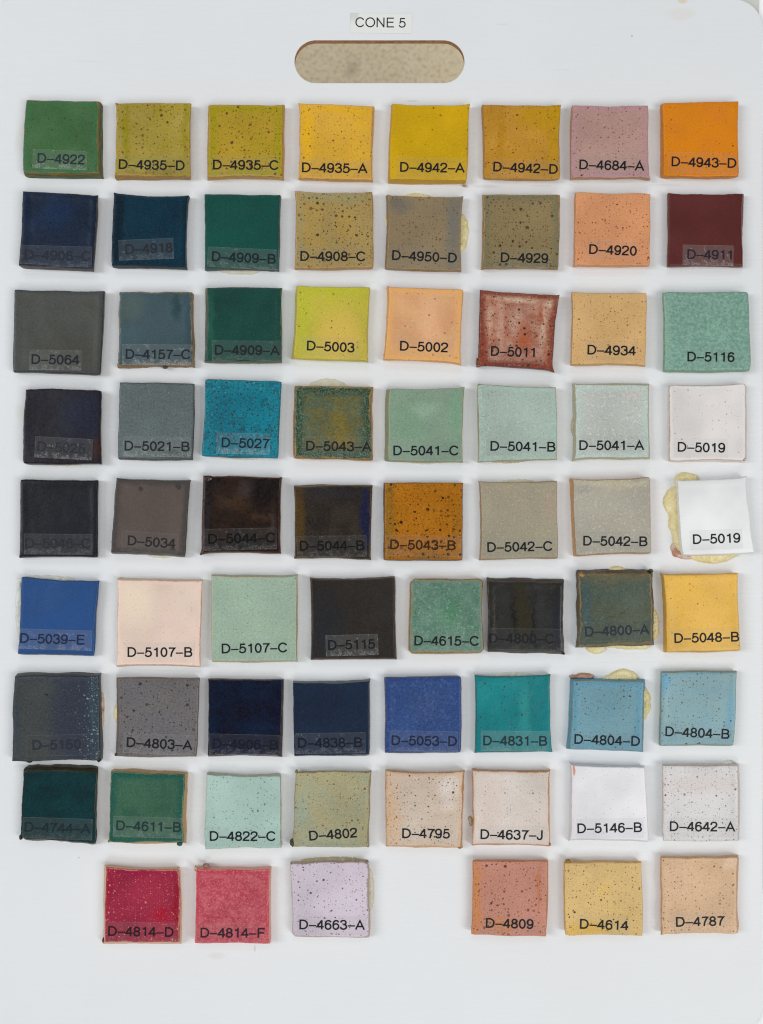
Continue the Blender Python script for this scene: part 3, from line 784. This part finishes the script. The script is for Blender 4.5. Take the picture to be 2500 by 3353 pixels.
('4804-B', R7, ((1212,68),(1540,66),(1525,386),(1204,387)), (4,4,0,1), 'D-4804-B', (1229,344), (1503,356), (14,24,22,26),
 dict(base=(130,168,173), var=(124,166,176), ov=[(.93,.55,.08,.4,(96,162,190),.6,.8),(.04,.1,.08,.2,(74,156,196),.7,.8),(.4,.04,.3,.05,(98,162,188),.5,.8)], spk=SP('m',(62,62,60)), rim=(148,148,124), rimw=.014, side=(120,146,140), grain=(80,.14)),
 'pale blue tile with brighter blue edges, marked D-4804-B'),
# row 8
('4744-A', L8, ((102,96),(425,100),(415,416),(90,396)), (0,22,2,2), 'D-4744-A', (107,361), (386,370), (9,14,22,28),
 dict(base=(14,58,62), var=(18,48,52), vs=5, edge=((30,44,38),.05,.6), spk=SP('f',(40,44,36)), rim=(84,72,48), rimw=.014, side=(52,42,24), wav=1.8, tape=(.03,.03), ink=(30,44,50), corner=(0,.0004,.0006,.0014)),
 'dark bluish green tile with rough brown top side, marked D-4744-A'),
('4611-B', L8, ((478,103),(801,118),(793,408),(470,406)), (0,16,16,3), 'D-4611-B', (504,355), (781,363), (14,8,20,28),
 dict(base=(60,102,78), var=(48,92,72), edge=((26,84,76),.12,.85), grain=(60,.3), gcol=(34,80,58), rim=(142,160,104), rimw=.014, side=(178,136,82), wav=1.6, tape=(.045,.06), ink=(34,56,56)),
 'bottle green tile with wide tan right side, marked D-4611-B'),
('4822-C', L8, ((895,112),(1215,117),(1218,434),(888,438)), (0,9,1,0), 'D-4822-C', (909,401), (1191,402), (17,20,22,24),
 dict(base=(166,197,186), var=(168,198,188), spk=SP('m',(104,116,98)), rim=(180,172,144), rimw=.014, side=(172,180,158), wav=1.8, grain=(90,.08), tint=(.84,.86,.78)),
 'pale mint green tile with grey specks, marked D-4822-C'),
('4802', L8, ((1280,104),(1603,107),(1594,430),(1272,430)), (0,4,2,0), 'D-4802', (1341,400), (1545,386), (11,7,18,24),
 dict(base=(166,158,118), var=(158,160,128), ov=[(.1,.5,.14,.35,(150,168,148),.6,.9),(.5,.97,.5,.06,(126,142,124),.6,.8)], spk=SP('m',(112,66,32)), rim=(172,142,90), rimw=.014, side=(140,132,98), wav=1.6, grain=(80,.2)),
 'greenish khaki tile with warm brown specks, marked D-4802'),
('4795', R8, ((18,100),(355,102),(345,429),(22,425)), (0,3,3,1), 'D-4795', (90,389), (293,391), (12,12,18,24),
 dict(base=(204,182,162), var=(208,188,170), ov=[(.08,.6,.14,.6,(198,160,122),.7,.9),(.8,.2,.16,.18,(220,208,200),.7,.9),(.80,.45,.09,.09,(216,200,190),.7,.7),(.80,.50,.05,.03,(206,170,128),.7,.8)], edge=((196,156,118),.06,.6), spk=SP('m',(84,60,46)), rim=(190,140,92), rimw=.016, side=(192,146,100), wav=1.7),
 'beige tile with a pale smudge and tan edges, marked D-4795'),
('4637-J', R8, ((396,94),(727,99),(728,422),(395,420)), (0,7,1,2), 'D-4637-J', (429,393), (697,397), (10,22,18,24),
 dict(base=(214,199,188), var=(218,206,197), ov=[(.2,.5,.2,.5,(208,182,166),.5,.9)], edge=((206,172,142),.05,.6), spk=SP('l',(92,60,44)), rim=(166,112,76), rimw=.013, side=(190,140,96), wav=1.6),
 'creamy pinkish tile with a brown rim, marked D-4637-J'),
('5146-B', R8, ((822,74),(1140,84),(1158,404),(818,396)), (8,8,0,1), 'D-5146-B', (849,368), (1125,363), (5,10,20,26),
 dict(base=(231,228,232), var=(229,226,230), ov=[(.035,.06,.018,.09,(200,132,102),.95,.4)], spk=SP('f',(170,150,140)), rim=(230,216,208), rimw=.008, side=(216,214,216), grain=(95,.02), warp=.06, tint=(.80,.79,.76)),
 'smooth white tile with a scraped terracotta corner, marked D-5146-B'),
('4642-A', R8, ((1218,76),(1545,76),(1546,402),(1220,402)), (0,6,4,0), 'D-4642-A', (1249,359), (1526,361), (9,14,18,24),
 dict(base=(212,208,207), var=(210,204,203), ov=[(.5,.24,.7,.14,(206,194,188),.7,.7)], spk=SP('m',(110,96,86)), rim=(196,166,142), rimw=.012, side=(214,206,200), tint=(.80,.79,.75)),
 'greyish white speckled tile with a pinker upper part, marked D-4642-A'),
# row 9
('4814-D', L9, ((459,80),(775,90),(778,408),(453,406)), (5,10,6,4), 'D-4814-D', (469,376), (749,381), (14,24,20,28),
 dict(base=(154,42,64), var=(140,36,60), vs=2.4, ov=[(.95,.6,.05,.6,(140,6,34),.8,.8),(.75,.62,.14,.12,(160,14,38),.7,.7),(.5,.04,.6,.10,(146,24,62),.6,.8),(.05,.3,.05,.25,(146,24,54),.6,.8)], spk=[(14,.22,.012,(196,124,118),.9),(24,.40,.0065,(214,120,124),.9),(40,.36,.004,(206,106,116),.7)], rim=(214,166,132), rimw=.018, side=(206,162,126), rough=.2, grain=(80,.16), ink=(48,28,34)),
 'raspberry red tile with pale pink spots, marked D-4814-D'),
('4814-F', L9, ((850,88),(1168,90),(1168,412),(842,412)), (0,15,6,0), 'D-4814-F', (869,383), (1144,384), (20,6,22,24),
 dict(base=(166,60,74), var=(184,88,96), vs=12, edge=((180,44,68),.07,.7), spk=[(26,.32,.005,(226,150,150),.7),(11,.2,.010,(120,70,50),.7)], rim=(218,152,136), rimw=.018, side=(214,150,134), grain=(60,.3), gcol=(206,110,118), ink=(54,34,40)),
 'coral pink red tile with mottled surface, marked D-4814-F'),
('4663-A', L9, ((1256,64),(1592,58),(1598,382),(1264,380)), (0,6,3,1), 'D-4663-A', (1297,348), (1574,350), (12,12,18,24),
 dict(base=(205,190,203), var=(206,192,206), spk=SP('m',(92,64,56)), rim=(172,144,130), rimw=.012, side=(184,158,136), wav=1.5, grain=(90,.1), corner=(0,.0006,.0006,.001), tint=(.82,.81,.76)),
 'pale lilac tile with dark brown specks, marked D-4663-A'),
('4809', R9, ((395,52),(718,54),(712,381),(388,375)), (0,6,2,0), 'D-4809', (452,341), (655,346), (12,7,16,24),
 dict(base=(192,132,114), var=(190,128,108), ov=[(.04,.5,.10,.7,(188,120,64),.85,.8),(.88,.35,.035,.4,(176,106,72),.8,.7),(.4,.84,.3,.12,(186,118,70),.7,.6)], spk=SP('h',(96,50,36)), rim=(194,130,78), rimw=.018, side=(186,124,76)),
 'terracotta pink tile with orange streaks, marked D-4809'),
('4614', R9, ((795,62),(1126,60),(1131,378),(797,376)), (3,7,0,0), 'D-4614', (859,345), (1065,352), (16,5,20,24),
 dict(base=(209,175,114), var=(206,172,108), ov=[(.3,.92,.34,.14,(206,162,60),.8,.6),(.5,.36,.12,.1,(212,174,92),.5,.9)], spk=SP('m',(84,62,44)), rim=(204,160,100), rimw=.013, side=(190,146,86)),
 'sandy yellow tile with a golden lower part, marked D-4614'),
('4787', R9, ((1210,36),(1545,36),(1543,368),(1215,373)), (2,7,2,0), 'D-4787', (1276,337), (1481,332), (21,30,20,26),
 dict(base=(210,173,137), var=(208,170,132), ov=[(.9,.08,.12,.08,(216,186,160),.6,.8)], spk=SP('m',(112,78,56)), rim=(196,148,104), rimw=.015, side=(196,152,110), wav=1.6),
 'light tan tile in the bottom right of the grid, marked D-4787'),
]
built = {}
for i, (code, strip, quad, sides, txt, t0, t1, tape, S, label) in enumerate(TILES):
    built[code] = build_tile(code, strip, quad, sides, txt, t0, t1, tape, S, label, i + 1)

# ------------------------------------------------------------------ glaze drips and clay burrs on tile corners
def px(strip, x, y):
    return strip[0] + x * 1250 / 1652.0, strip[1] + y * 1250 / 1652.0
MAT = {}
def cmat(name, col, rough=.4, spec=.45, ns=300, nc=None):
    if name not in MAT:
        MAT[name] = plain(name, col, rough, spec, ns, nc or tuple(int(c * .7) for c in col), .0002)
    return MAT[name]
BURRS = [
 ('5044-C', L5, 'glaze_drip', 903, 88, .0078, 19, 15, .0013, ('brown_glaze_lump', (58,42,38), .16)),
 ('5044-C', L5, 'glaze_drip', 878, 402, .0045, 7, 9, .004, ('brown_glaze_lump', (58,42,38), .16)),
 ('5011', R3, 'clay_burr', 760, 124, .0060, 10, 10, .0016, ('rust_clay', (120,60,46), .5)),
 ('5011', R3, 'clay_burr', 413, 403, .0040, 6, 20, .0035, ('rust_clay_tan', (140,110,80), .5)),
 ('4611-B', L8, 'glaze_drip', 779, 413, .0055, 14, 13, .0028, ('green_drip', (34,92,66), .25)),
 ('4611-B', L8, 'clay_burr', 474, 402, .0035, 8, 6, .0030, ('tan_clay', (176,136,92), .5)),
 ('4802', L8, 'clay_burr', 1266, 408, .0040, 13, 18, .0042, ('dark_khaki_clay', (86,82,60), .5)),
 ('4802', L8, 'clay_burr', 1284, 101, .0055, 8, 8, .0025, ('khaki_clay', (140,124,78), .5)),
 ('4800-A', R6, 'clay_burr', 868, 68, .0093, 17, 13, .0014, ('worn_clay', (156,116,70), .5)),
 ('4800-A', R6, 'glaze_drip', 1165, 52, .0055, 13, 10, .004, ('olive_drip', (84,74,42), .3)),
 ('4800-C', R6, 'glaze_drip', 785, 408, .0035, 9, 7, .0030, ('black_drip', (30,29,30), .2)),
 ('4614', R9, 'clay_burr', 808, 52, .0062, 14, 10, .0030, ('ochre_clay', (170,128,62), .5)),
 ('4814-D', L9, 'glaze_drip', 450, 394, .0035, 8, 13, .0030, ('crimson_drip', (112,34,54), .25)),
 ('4814-D', L9, 'clay_burr', 773, 86, .0070, 8, 6, .0010, ('pink_clay', (206,164,132), .5)),
 ('4814-F', L9, 'clay_burr', 893, 70, .0045, 17, 7, .0035, ('rosy_clay', (168,120,104), .5)),
 ('4814-F', L9, 'clay_burr', 848, 84, .0070, 7, 14, .0012, ('pink_clay', (206,164,132), .5)),
 ('4663-A', L9, 'clay_burr', 1588, 56, .0060, 10, 8, .0020, ('lilac_clay', (178,152,140), .5)),
 ('5150', L7, 'glaze_drip', 430, 445, .0045, 13, 12, .0040, ('slate_drip', (40,42,44), .08)),
 ('5150', L7, 'glaze_drip', 128, 455, .0060, 14, 5, .0022, ('slate_drip', (40,42,44), .08)),
 ('4803-A', L7, 'clay_burr', 502, 424, .0035, 6, 8, .0030, ('mauve_clay', (140,104,84), .5)),
 ('4795', R8, 'clay_burr', 338, 428, .0045, 11, 7, .0035, ('beige_clay', (184,142,98), .5)),
 ('4637-J', R8, 'clay_burr', 726, 416, .0050, 8, 9, .0030, ('umber_clay', (172,120,82), .5)),
 ('4822-C', L8, 'glaze_drip', 1215, 412, .0066, 10, 13, .0014, ('mint_drip', (190,206,192), .15)),
 ('4744-A', L8, 'glaze_drip', 93, 384, .0045, 10, 14, .0032, ('dark_green_drip', (30,46,40), .3)),
 ('5041-B', R4, 'clay_burr', 424, 82, .0070, 10, 9, .0012, ('greenish_clay', (150,146,110), .5)),
 ('4929', R2, 'clay_burr', 442, 236, .0066, 8, 9, .0018, ('ochre_clay', (170,128,62), .5)),
 ('4157-C', L3, 'clay_burr', 516, 416, .0055, 9, 8, .0025, ('tan_clay', (176,136,92), .5)),
 ('4157-C', L3, 'glaze_drip', 715, 428, .0035, 12, 6, .0030, ('blue_grey_drip', (66,84,92), .25)),
 ('5019', R4, 'glaze_drip', 1572, 402, .0060, 9, 8, .0014, ('white_drip', (224,216,212), .3)),
 ('4942-A', R1, 'clay_burr', 360, 433, .0015, 9, 6, .0012, ('tan_clay', (176,136,92), .5)),
]
for k, (code, strip, name, x, y, z, rx, ry, rz, (mn, mc, mr)) in enumerate(BURRS):
    root, org, th, sm, gm = built[code]
    a, c = px(strip, x, y)
    lump(name, a, c, z, rx * .66, ry * .66, rz * .8, cmat(mn, mc, mr), root, org, k * 3.7 + 1)

# ------------------------------------------------------------------ glue squeezed out from under some tiles
def glue_mat(name, c1, c2, rough, foam):
    b = NB(name)
    oc = b.n('ShaderNodeTexCoord').outputs['Object']
    n = b.noise(oc, 130, 4, .6)
    c = b.mix(b.step(n.outputs[0], .35, .65), alb(c1), alb(c2))
    n2 = b.n('ShaderNodeTexVoronoi'); b.lk(oc, n2.inputs['Vector']); n2.inputs['Scale'].default_value = 900
    nr = b.bump(n.outputs[0], .0006)
    if foam:
        nr = b.bump(n2.outputs['Distance'], .0004, foam, nr)
        c = b.mix(b.step(n2.outputs['Distance'], .1, .5, .25, 0), c, alb(tuple(int(q * .6) for q in c2)))
    return b.done(b.bsdf(c, rough, nr, .4).outputs[0])
GM = {
 'yellow': glue_mat('yellow_glue', (222,211,164), (212,197,140), .35, .3),
 'cream': glue_mat('cream_glue', (208,204,186), (200,194,172), .4, 0),
 'clear': glue_mat('pale_glue', (214,214,204), (206,206,196), .3, 0),
 'tan': glue_mat('tan_glue', (186,176,146), (172,160,128), .4, .4),
 'torn': glue_mat('torn_paper_glue', (170,120,96), (206,186,168), .7, 1.0),
}
def glue(kind, label, strip, blobs, zmax=.0022, extra=None):
    """one flattened crust of glue: the union of low mounds, as one height field cut at its outline"""
    pts = [(px(strip, x, y), rx * .757, ry * .757) for x, y, rx, ry in blobs]
    x0 = min(p[0][0] - p[1] for p in pts) - 6; x1 = max(p[0][0] + p[1] for p in pts) + 6
    y0 = min(p[0][1] - p[2] for p in pts) - 6; y1 = max(p[0][1] + p[2] for p in pts) + 6
    st = 2.2
    nx, ny = int((x1 - x0) / st) + 1, int((y1 - y0) / st) + 1
    org = W((x0 + x1) / 2, (y0 + y1) / 2, 0)
    V, F, idx = [], [], {}
    def fld(x, y):
        wx = 3.4 * mnoise.noise(Vector((x * .045, y * .045, 3.1))) + 0.8 * mnoise.noise(Vector((x * .16, y * .16, 9)))
        wy = 3.4 * mnoise.noise(Vector((x * .045, y * .045, 7.7))) + 0.8 * mnoise.noise(Vector((x * .16, y * .16, 2)))
        m = 0
        for (c, rx, ry) in pts:
            r = ((x + wx - c[0]) / rx) ** 2 + ((y + wy - c[1]) / ry) ** 2
            m = max(m, 1 - r)
        return m
    for j in range(ny):
        for i in range(nx):
            x, y = x0 + i * st, y0 + j * st
            f = fld(x, y)
            if f > -.0:
                pass
            z = -.0004 if f <= 0 else zmax * (1 - (1 - min(1, f)) ** 2.2) ** .6 * (1 + .25 * mnoise.noise(Vector((x * .09, y * .09, 1))))
            p = W(x, y, 0) - org; p.z = z
            idx[(i, j)] = (len(V), f); V.append(p)
    for j in range(ny - 1):
        for i in range(nx - 1):
            q = [idx[(i, j)], idx[(i, j + 1)], idx[(i + 1, j + 1)], idx[(i + 1, j)]]
            if any(a[1] > 0 for a in q):
                F.append(tuple(a[0] for a in q))
    used = sorted({v for f in F for v in f}); mp = {v: k for k, v in enumerate(used)}
    o = new_mesh_object('dried_glue', [V[v] for v in used], [tuple(mp[v] for v in f) for f in F], GM[kind], None, org)
    tag(o, label, 'glue', 'dried glue squeezed out beside the tiles')
    return o
glue('yellow', 'foamy yellow dried glue at the right of the grey brown tile D-4950-D', R2, [(347,235,30,75),(340,280,30,45),(150,84,64,11),(180,180,165,100)])
glue('cream', 'flat cream glue showing below the teal tile D-4909-B', R2 if 0 else L2, [(1040,400,95,22)], .0012)
glue('cream', 'wide cream glue disc behind the crackled green tile D-4920 row end'.replace('D-4920 row end', 'D-5043-A'), L4, [(1420,215,150,164)], .0016)
glue('cream', 'thin cream glue below the near black tile D-5025', L4, [(290,410,90,22)], .0010)
glue('clear', 'pale glue under the lower edge of the turquoise tile D-5027', L4, [(1060,388,130,17)], .0010)
glue('tan', 'tan glue left of the pale mint tile D-5041-A', R4, [(830,258,10,46)], .0020)
glue('tan', 'brownish glue crust below the grey green tile D-5041-B', R4, [(550,408,80,9)], .0015)
glue('yellow', 'thick yellow glue ring left of and below the tilted pure white tile', R5, [(1290,190,70,70),(1320,100,55,38),(1285,260,42,100),(1295,340,36,70),(1430,405,110,52),(1490,410,60,24)], .0036)
glue('torn', 'torn pinkish paper scrap stuck at the bottom left of the white tile', R5, [(1290,410,34,24),(1268,392,16,26),(1315,428,40,8)], .0020)
glue('clear', 'cream glue behind the top left of the cobalt blue tile', L6, [(200,90,130,20),(84,220,18,140)], .0010)
glue('yellow', 'lumpy yellow glue around the grey green tile D-4800-A', R6, [(1020,56,44,24),(1015,215,150,175),(1170,280,30,75),(1176,310,24,40),(930,378,46,34),(1080,374,90,18),(1120,376,40,16)], .0030)
glue('torn', 'brown torn scrap at the right of the large slate tile D-5150', L7, [(438,235,15,85)], .0025)
glue('yellow', 'greenish yellow glue left of the purplish grey tile', L7, [(506,245,12,40)], .0020)
glue('yellow', 'yellow glue at top right of the sky blue tile D-4804-D', R7, [(1050,92,62,37),(1000,96,40,16),(1130,200,36,70),(1120,250,28,40),(1060,190,90,110)], .0030)
glue('torn', 'brown crumpled scrap above the sky blue tile D-4804-D', R7, [(880,84,40,13),(842,86,30,7)], .0030)
glue('clear', 'pale glue above the teal tile D-4831-B', R7, [(575,84,85,17)], .0010)
glue('tan', 'tan glue above the pale lilac tile D-4663-A', L9, [(1450,52,145,17)], .0030)
glue('cream', 'cream glue right of the pale lilac tile D-4663-A', L9, [(1590,180,32,105)], .0012)
glue('clear', 'clear glue blob above the greyish white tile D-4642-A', R8, [(1503,68,24,16)], .0022)
glue('tan', 'small dirty glue crumbs left of the creamy tile D-4637-J', R8, [(384,308,9,13),(387,324,7,13)], .0012)
glue('cream', 'pale glue line above the chocolate tile D-5044-C', L5, [(1040,86,90,13)], .0010)
glue('cream', 'pale glue above the grey beige tile D-5042-C', R5, [(590,102,70,11)], .0010)
glue('cream', 'pale glue below the grey brown tile D-5034', L5, [(700,424,60,9)], .0010)
glue('cream', 'pale glue below the sage green tile D-5041-C', R4, [(190,410,90,12)], .0010)

# ------------------------------------------------------------------ the board
T = 0.0051
def board_outline(x0, y0, x1, y1, r, n=24):
    out = []
    for cx, cy, a in ((x1 - r, y0 + r, -90), (x1 - r, y1 - r, 0), (x0 + r, y1 - r, 90), (x0 + r, y0 + r, 180)):
        for k in range(n + 1):
            t = math.radians(a + 90 * k / n)
            out.append((cx + r * math.cos(t), cy + r * math.sin(t)))
    return out
def flat_ring(name, outer, inner, z):
    bm = bmesh.new()
    loops = []
    for pts in (outer, inner):
        vs = [bm.verts.new(((x - CX) * MM, -(y - CY) * MM, z)) for x, y in pts]
        for i in range(len(vs)):
            bm.edges.new((vs[i], vs[(i + 1) % len(vs)]))
    bmesh.ops.triangle_fill(bm, use_beauty=True, use_dissolve=False, edges=bm.edges[:])
    for f in bm.faces:
        if f.normal.z < 0: f.normal_flip()
    me = bpy.data.meshes.new(name); bm.to_mesh(me); bm.free()
    return me
outer = board_outline(-52, -3, 2499, 3382, 96)
inner = board_outline(965, 131, 1522, 271.5, 70.2)
b = NB('white_painted_board')
oc = b.n('ShaderNodeTexCoord').outputs['Object']
brush = b.noise(b.vmath('MULTIPLY', oc, (22, 520, 1)), 1.0, 5, .65)
fine = b.noise(oc, 1300, 2, .5)
cloud = b.noise(oc, 9, 4, .55)
c = b.mix(b.step(cloud.outputs[0], .35, .7), (.790, .803, .820, 1), (.775, .785, .800, 1))
c = b.mix(b.step(brush.outputs[0], .3, .75, 0, .06), c, (.69, .69, .68, 1))
dirt = b.noise(oc, 34, 6, .7)
c = b.mix(b.step(dirt.outputs[0], .64, .80, 0, .28), c, (.62, .60, .55, 1))
sep = b.n('ShaderNodeSeparateXYZ'); b.lk(oc, sep.inputs[0])
wv = b.noise(oc, 60, 3, .6)
for (x, y, rx, ry, col, st) in [(2238,2,17,10,(.72,.60,.45,1),.75), (2225,45,60,24,(.72,.68,.60,1),.35), (80,2440,40,26,(.50,.49,.46,1),.40), (70,460,26,60,(.66,.64,.58,1),.35),
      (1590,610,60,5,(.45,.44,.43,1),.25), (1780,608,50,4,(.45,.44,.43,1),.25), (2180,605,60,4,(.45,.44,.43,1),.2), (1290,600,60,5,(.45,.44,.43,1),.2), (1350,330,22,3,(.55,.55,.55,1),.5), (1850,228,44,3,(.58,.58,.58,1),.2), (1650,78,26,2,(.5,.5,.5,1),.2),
      (300,200,60,3,(.6,.6,.6,1),.15), (835,3108,5,14,(.5,.48,.45,1),.5), (64,1350,20,30,(.68,.65,.58,1),.35), (2440,1240,14,70,(.70,.69,.64,1),.3), (700,3130,34,14,(.68,.64,.60,1),.4)]:
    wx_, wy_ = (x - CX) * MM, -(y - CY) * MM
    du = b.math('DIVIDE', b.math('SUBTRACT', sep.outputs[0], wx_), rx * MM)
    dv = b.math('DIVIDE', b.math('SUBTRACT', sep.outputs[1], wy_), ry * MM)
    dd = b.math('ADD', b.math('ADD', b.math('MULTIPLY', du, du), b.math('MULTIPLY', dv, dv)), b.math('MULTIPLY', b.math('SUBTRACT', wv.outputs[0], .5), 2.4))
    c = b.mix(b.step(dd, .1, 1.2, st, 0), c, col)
# tiny dark pinpricks
vo = b.n('ShaderNodeTexVoronoi'); b.lk(oc, vo.inputs['Vector']); vo.inputs['Scale'].default_value = 55
vc = b.n('ShaderNodeSeparateXYZ'); b.lk(vo.outputs['Color'], vc.inputs[0])
pin = b.math('MULTIPLY', b.step(vo.outputs['Distance'], .02, .045, 1, 0), b.math('LESS_THAN', vc.outputs[0], .14))
c = b.mix(b.math('MULTIPLY', pin, .7), c, (.35, .34, .33, 1))
nr = b.bump(brush.outputs[0], .0002)
nr = b.bump(fine.outputs[0], .00004, 1, nr)
board_mat = b.done(b.bsdf(c, .42, nr, .35).outputs[0])
root = bpy.data.objects.new('sample_board', None); COL.objects.link(root)
root.location = (0, 0, 0)
root.empty_display_size = .1
tag(root, 'white painted wooden board with rounded corners, hand hole and glued tiles', 'board')
me = flat_ring('board_face', outer, inner, 0)
me.materials.append(board_mat)
o = bpy.data.objects.new('board_face', me); COL.objects.link(o); o.parent = root
edge_mat = plain('raw_fibreboard_edge', (176,134,96), .8, .2, 500, (150,108,74), .0002)
white_edge = plain('painted_edge', (214,216,216), .6, .3, 300, (196,192,184))
def wall(name, pts, mat, inward):
    n = len(pts)
    V = []
    for zi, (z, g) in enumerate(((0, 0), (-.0003, .0), (-T, 0))):
        for x, y in pts:
            V.append(((x - CX) * MM, -(y - CY) * MM, z))
    F = [(L * n + k, L * n + (k + 1) % n, (L + 1) * n + (k + 1) % n, (L + 1) * n + k) for L in range(2) for k in range(n)]
    return new_mesh_object(name, V, F, mat, root, smooth=False)
wall('hole_edge', inner, edge_mat, True)
wall('outer_edge', outer, white_edge, False)
me = flat_ring('board_back', outer, inner, -T)
me.materials.append(edge_mat)
o = bpy.data.objects.new('board_back', me); COL.objects.link(o); o.parent = root

# paper-backed CONE 5 label
a = Vector((1166, 88.0)); e = Vector((1328, 89.6))
dx = (e - a).normalized(); up = Vector((dx.y, -dx.x))
A0 = Vector((1146.5, 107.2)); TW, TH = 203, 65.5
V, UVs = [], []
for j in range(5):
    for i in range(17):
        p = A0 + dx * TW * i / 16 + up * TH * j / 4
        w = W(p.x, p.y, 0); w.z = .00012
        V.append(w); UVs.append((i / 16, j / 4))
F = [(j * 17 + i, j * 17 + i + 1, (j + 1) * 17 + i + 1, (j + 1) * 17 + i) for j in range(4) for i in range(16)]
b = NB('board_label_tape')
uv = b.n('ShaderNodeTexCoord').outputs['UV']
sp = b.n('ShaderNodeSeparateXYZ'); b.lk(uv, sp.inputs[0])
n = b.noise(uv, 6, 4)
sm_ = b.math('MULTIPLY', b.step(sp.outputs[0], .10, .17, 1, 0), b.step(b.math('ADD', sp.outputs[1], b.math('MULTIPLY', n.outputs[0], .3)), .55, 1.0))
ev = b.math('MINIMUM', sp.outputs[1], b.math('SUBTRACT', 1.0, sp.outputs[1]))
eu = b.math('MULTIPLY', b.math('MINIMUM', sp.outputs[0], b.math('SUBTRACT', 1.0, sp.outputs[0])), 3.1)
ed = b.step(b.math('MINIMUM', ev, eu), 0.0, .022, .30, 0.0)
c = b.mix(b.math('MULTIPLY', sm_, .45), alb((221,223,218)), alb((176,178,174)))
c = b.mix(ed, c, alb((150,148,136)))
lab = new_mesh_object('label_tape', V, F, b.done(b.bsdf(c, .35, None, .35).outputs[0]), root, uvs=UVs)
tv, tf, adv = text_mesh('CONE 5', weight=.086)
em = 44.6
sx = (e - a).length / (adv - .13) 
LV = []
for x, y, k in tv:
    p = a + dx * (x - .07) * sx + up * y * em
    w = W(p.x, p.y, 0); w.z = .0002 + k * .00001
    LV.append(w)
new_mesh_object('lettering', LV, tf, INK, lab, smooth=False)

# ------------------------------------------------------------------ what lies behind the board
def boxmesh(name, x0, y0, z0, x1, y1, z1, mat, bev=.002):
    bm = bmesh.new()
    bmesh.ops.create_cube(bm, size=1)
    for v in bm.verts:
        v.co = Vector(((x0 + x1) / 2 + v.co.x * (x1 - x0), (y0 + y1) / 2 + v.co.y * (y1 - y0), (z0 + z1) / 2 + v.co.z * (z1 - z0)))
    bmesh.ops.bevel(bm, geom=bm.edges[:], offset=bev, segments=3, affect='EDGES')
    me = bpy.data.meshes.new(name); bm.to_mesh(me); bm.free()
    me.materials.append(mat)
    o = bpy.data.objects.new(name, me); COL.objects.link(o)
    return o
FLOOR = -.90
FLOOR_A, FLOOR_B, FLOOR_C, FLOOR_D = (.84,.70,.47,1), (.90,.79,.57,1), (.58,.47,.31,1), (.50,.42,.30,1)
b = NB('beige_stone_floor')
oc = b.n('ShaderNodeTexCoord').outputs['Object']
n1 = b.noise(oc, 85, 5, .65, .4)
n2 = b.noise(oc, 170, 4, .65)
n3 = b.noise(oc, 24, 3, .6)
c = b.mix(b.step(n1.outputs[0], .36, .66), FLOOR_A, FLOOR_B)
c = b.mix(b.step(n2.outputs[0], .46, .64, 0, .75), c, FLOOR_C)
c = b.mix(b.step(n3.outputs[0], .58, .7, 0, .5), c, FLOOR_D)
fm = b.done(b.bsdf(c, .7, b.bump(n2.outputs[0], .001), .3).outputs[0])
V = [(-1.6, -1.8, FLOOR), (1.6, -1.8, FLOOR), (1.6, 1.8, FLOOR), (-1.6, 1.8, FLOOR)]
fl = new_mesh_object('floor', V, [(0, 1, 2, 3)], fm, smooth=False)
tag(fl, kind='structure', label='beige mottled stone floor seen blurred through the hand hole')
rail_mat = plain('white_rail_paint', (236,238,239), .5, .3, 40, (230,232,233))
for (x0, y0, x1, y1, lab) in ((-.335, .25, -.226, .42, 'white painted post under the rounded top left corner of the board'),
        (.226, .25, .335, .42, 'white painted post behind the grey card at the top right board corner'),
        (.226, -.42, .335, -.25, 'white painted post showing past the bottom right board corner')):
    r_ = boxmesh('support_post', x0, y0, FLOOR, x1, y1, -T, rail_mat)
    tag(r_, lab, 'post', 'white posts carrying the board')
filler = boxmesh('grey_filler', .2262, .300, -T + .0001, .2488, .352, -T + .0009, plain('grey_filler', (200,200,193), .8, .2, 60, (192,192,186)), .0002)  # filler strip added to give this corner its grey tone
tag(filler, 'pale grey card strip peeking out behind the top right board corner', 'filler')
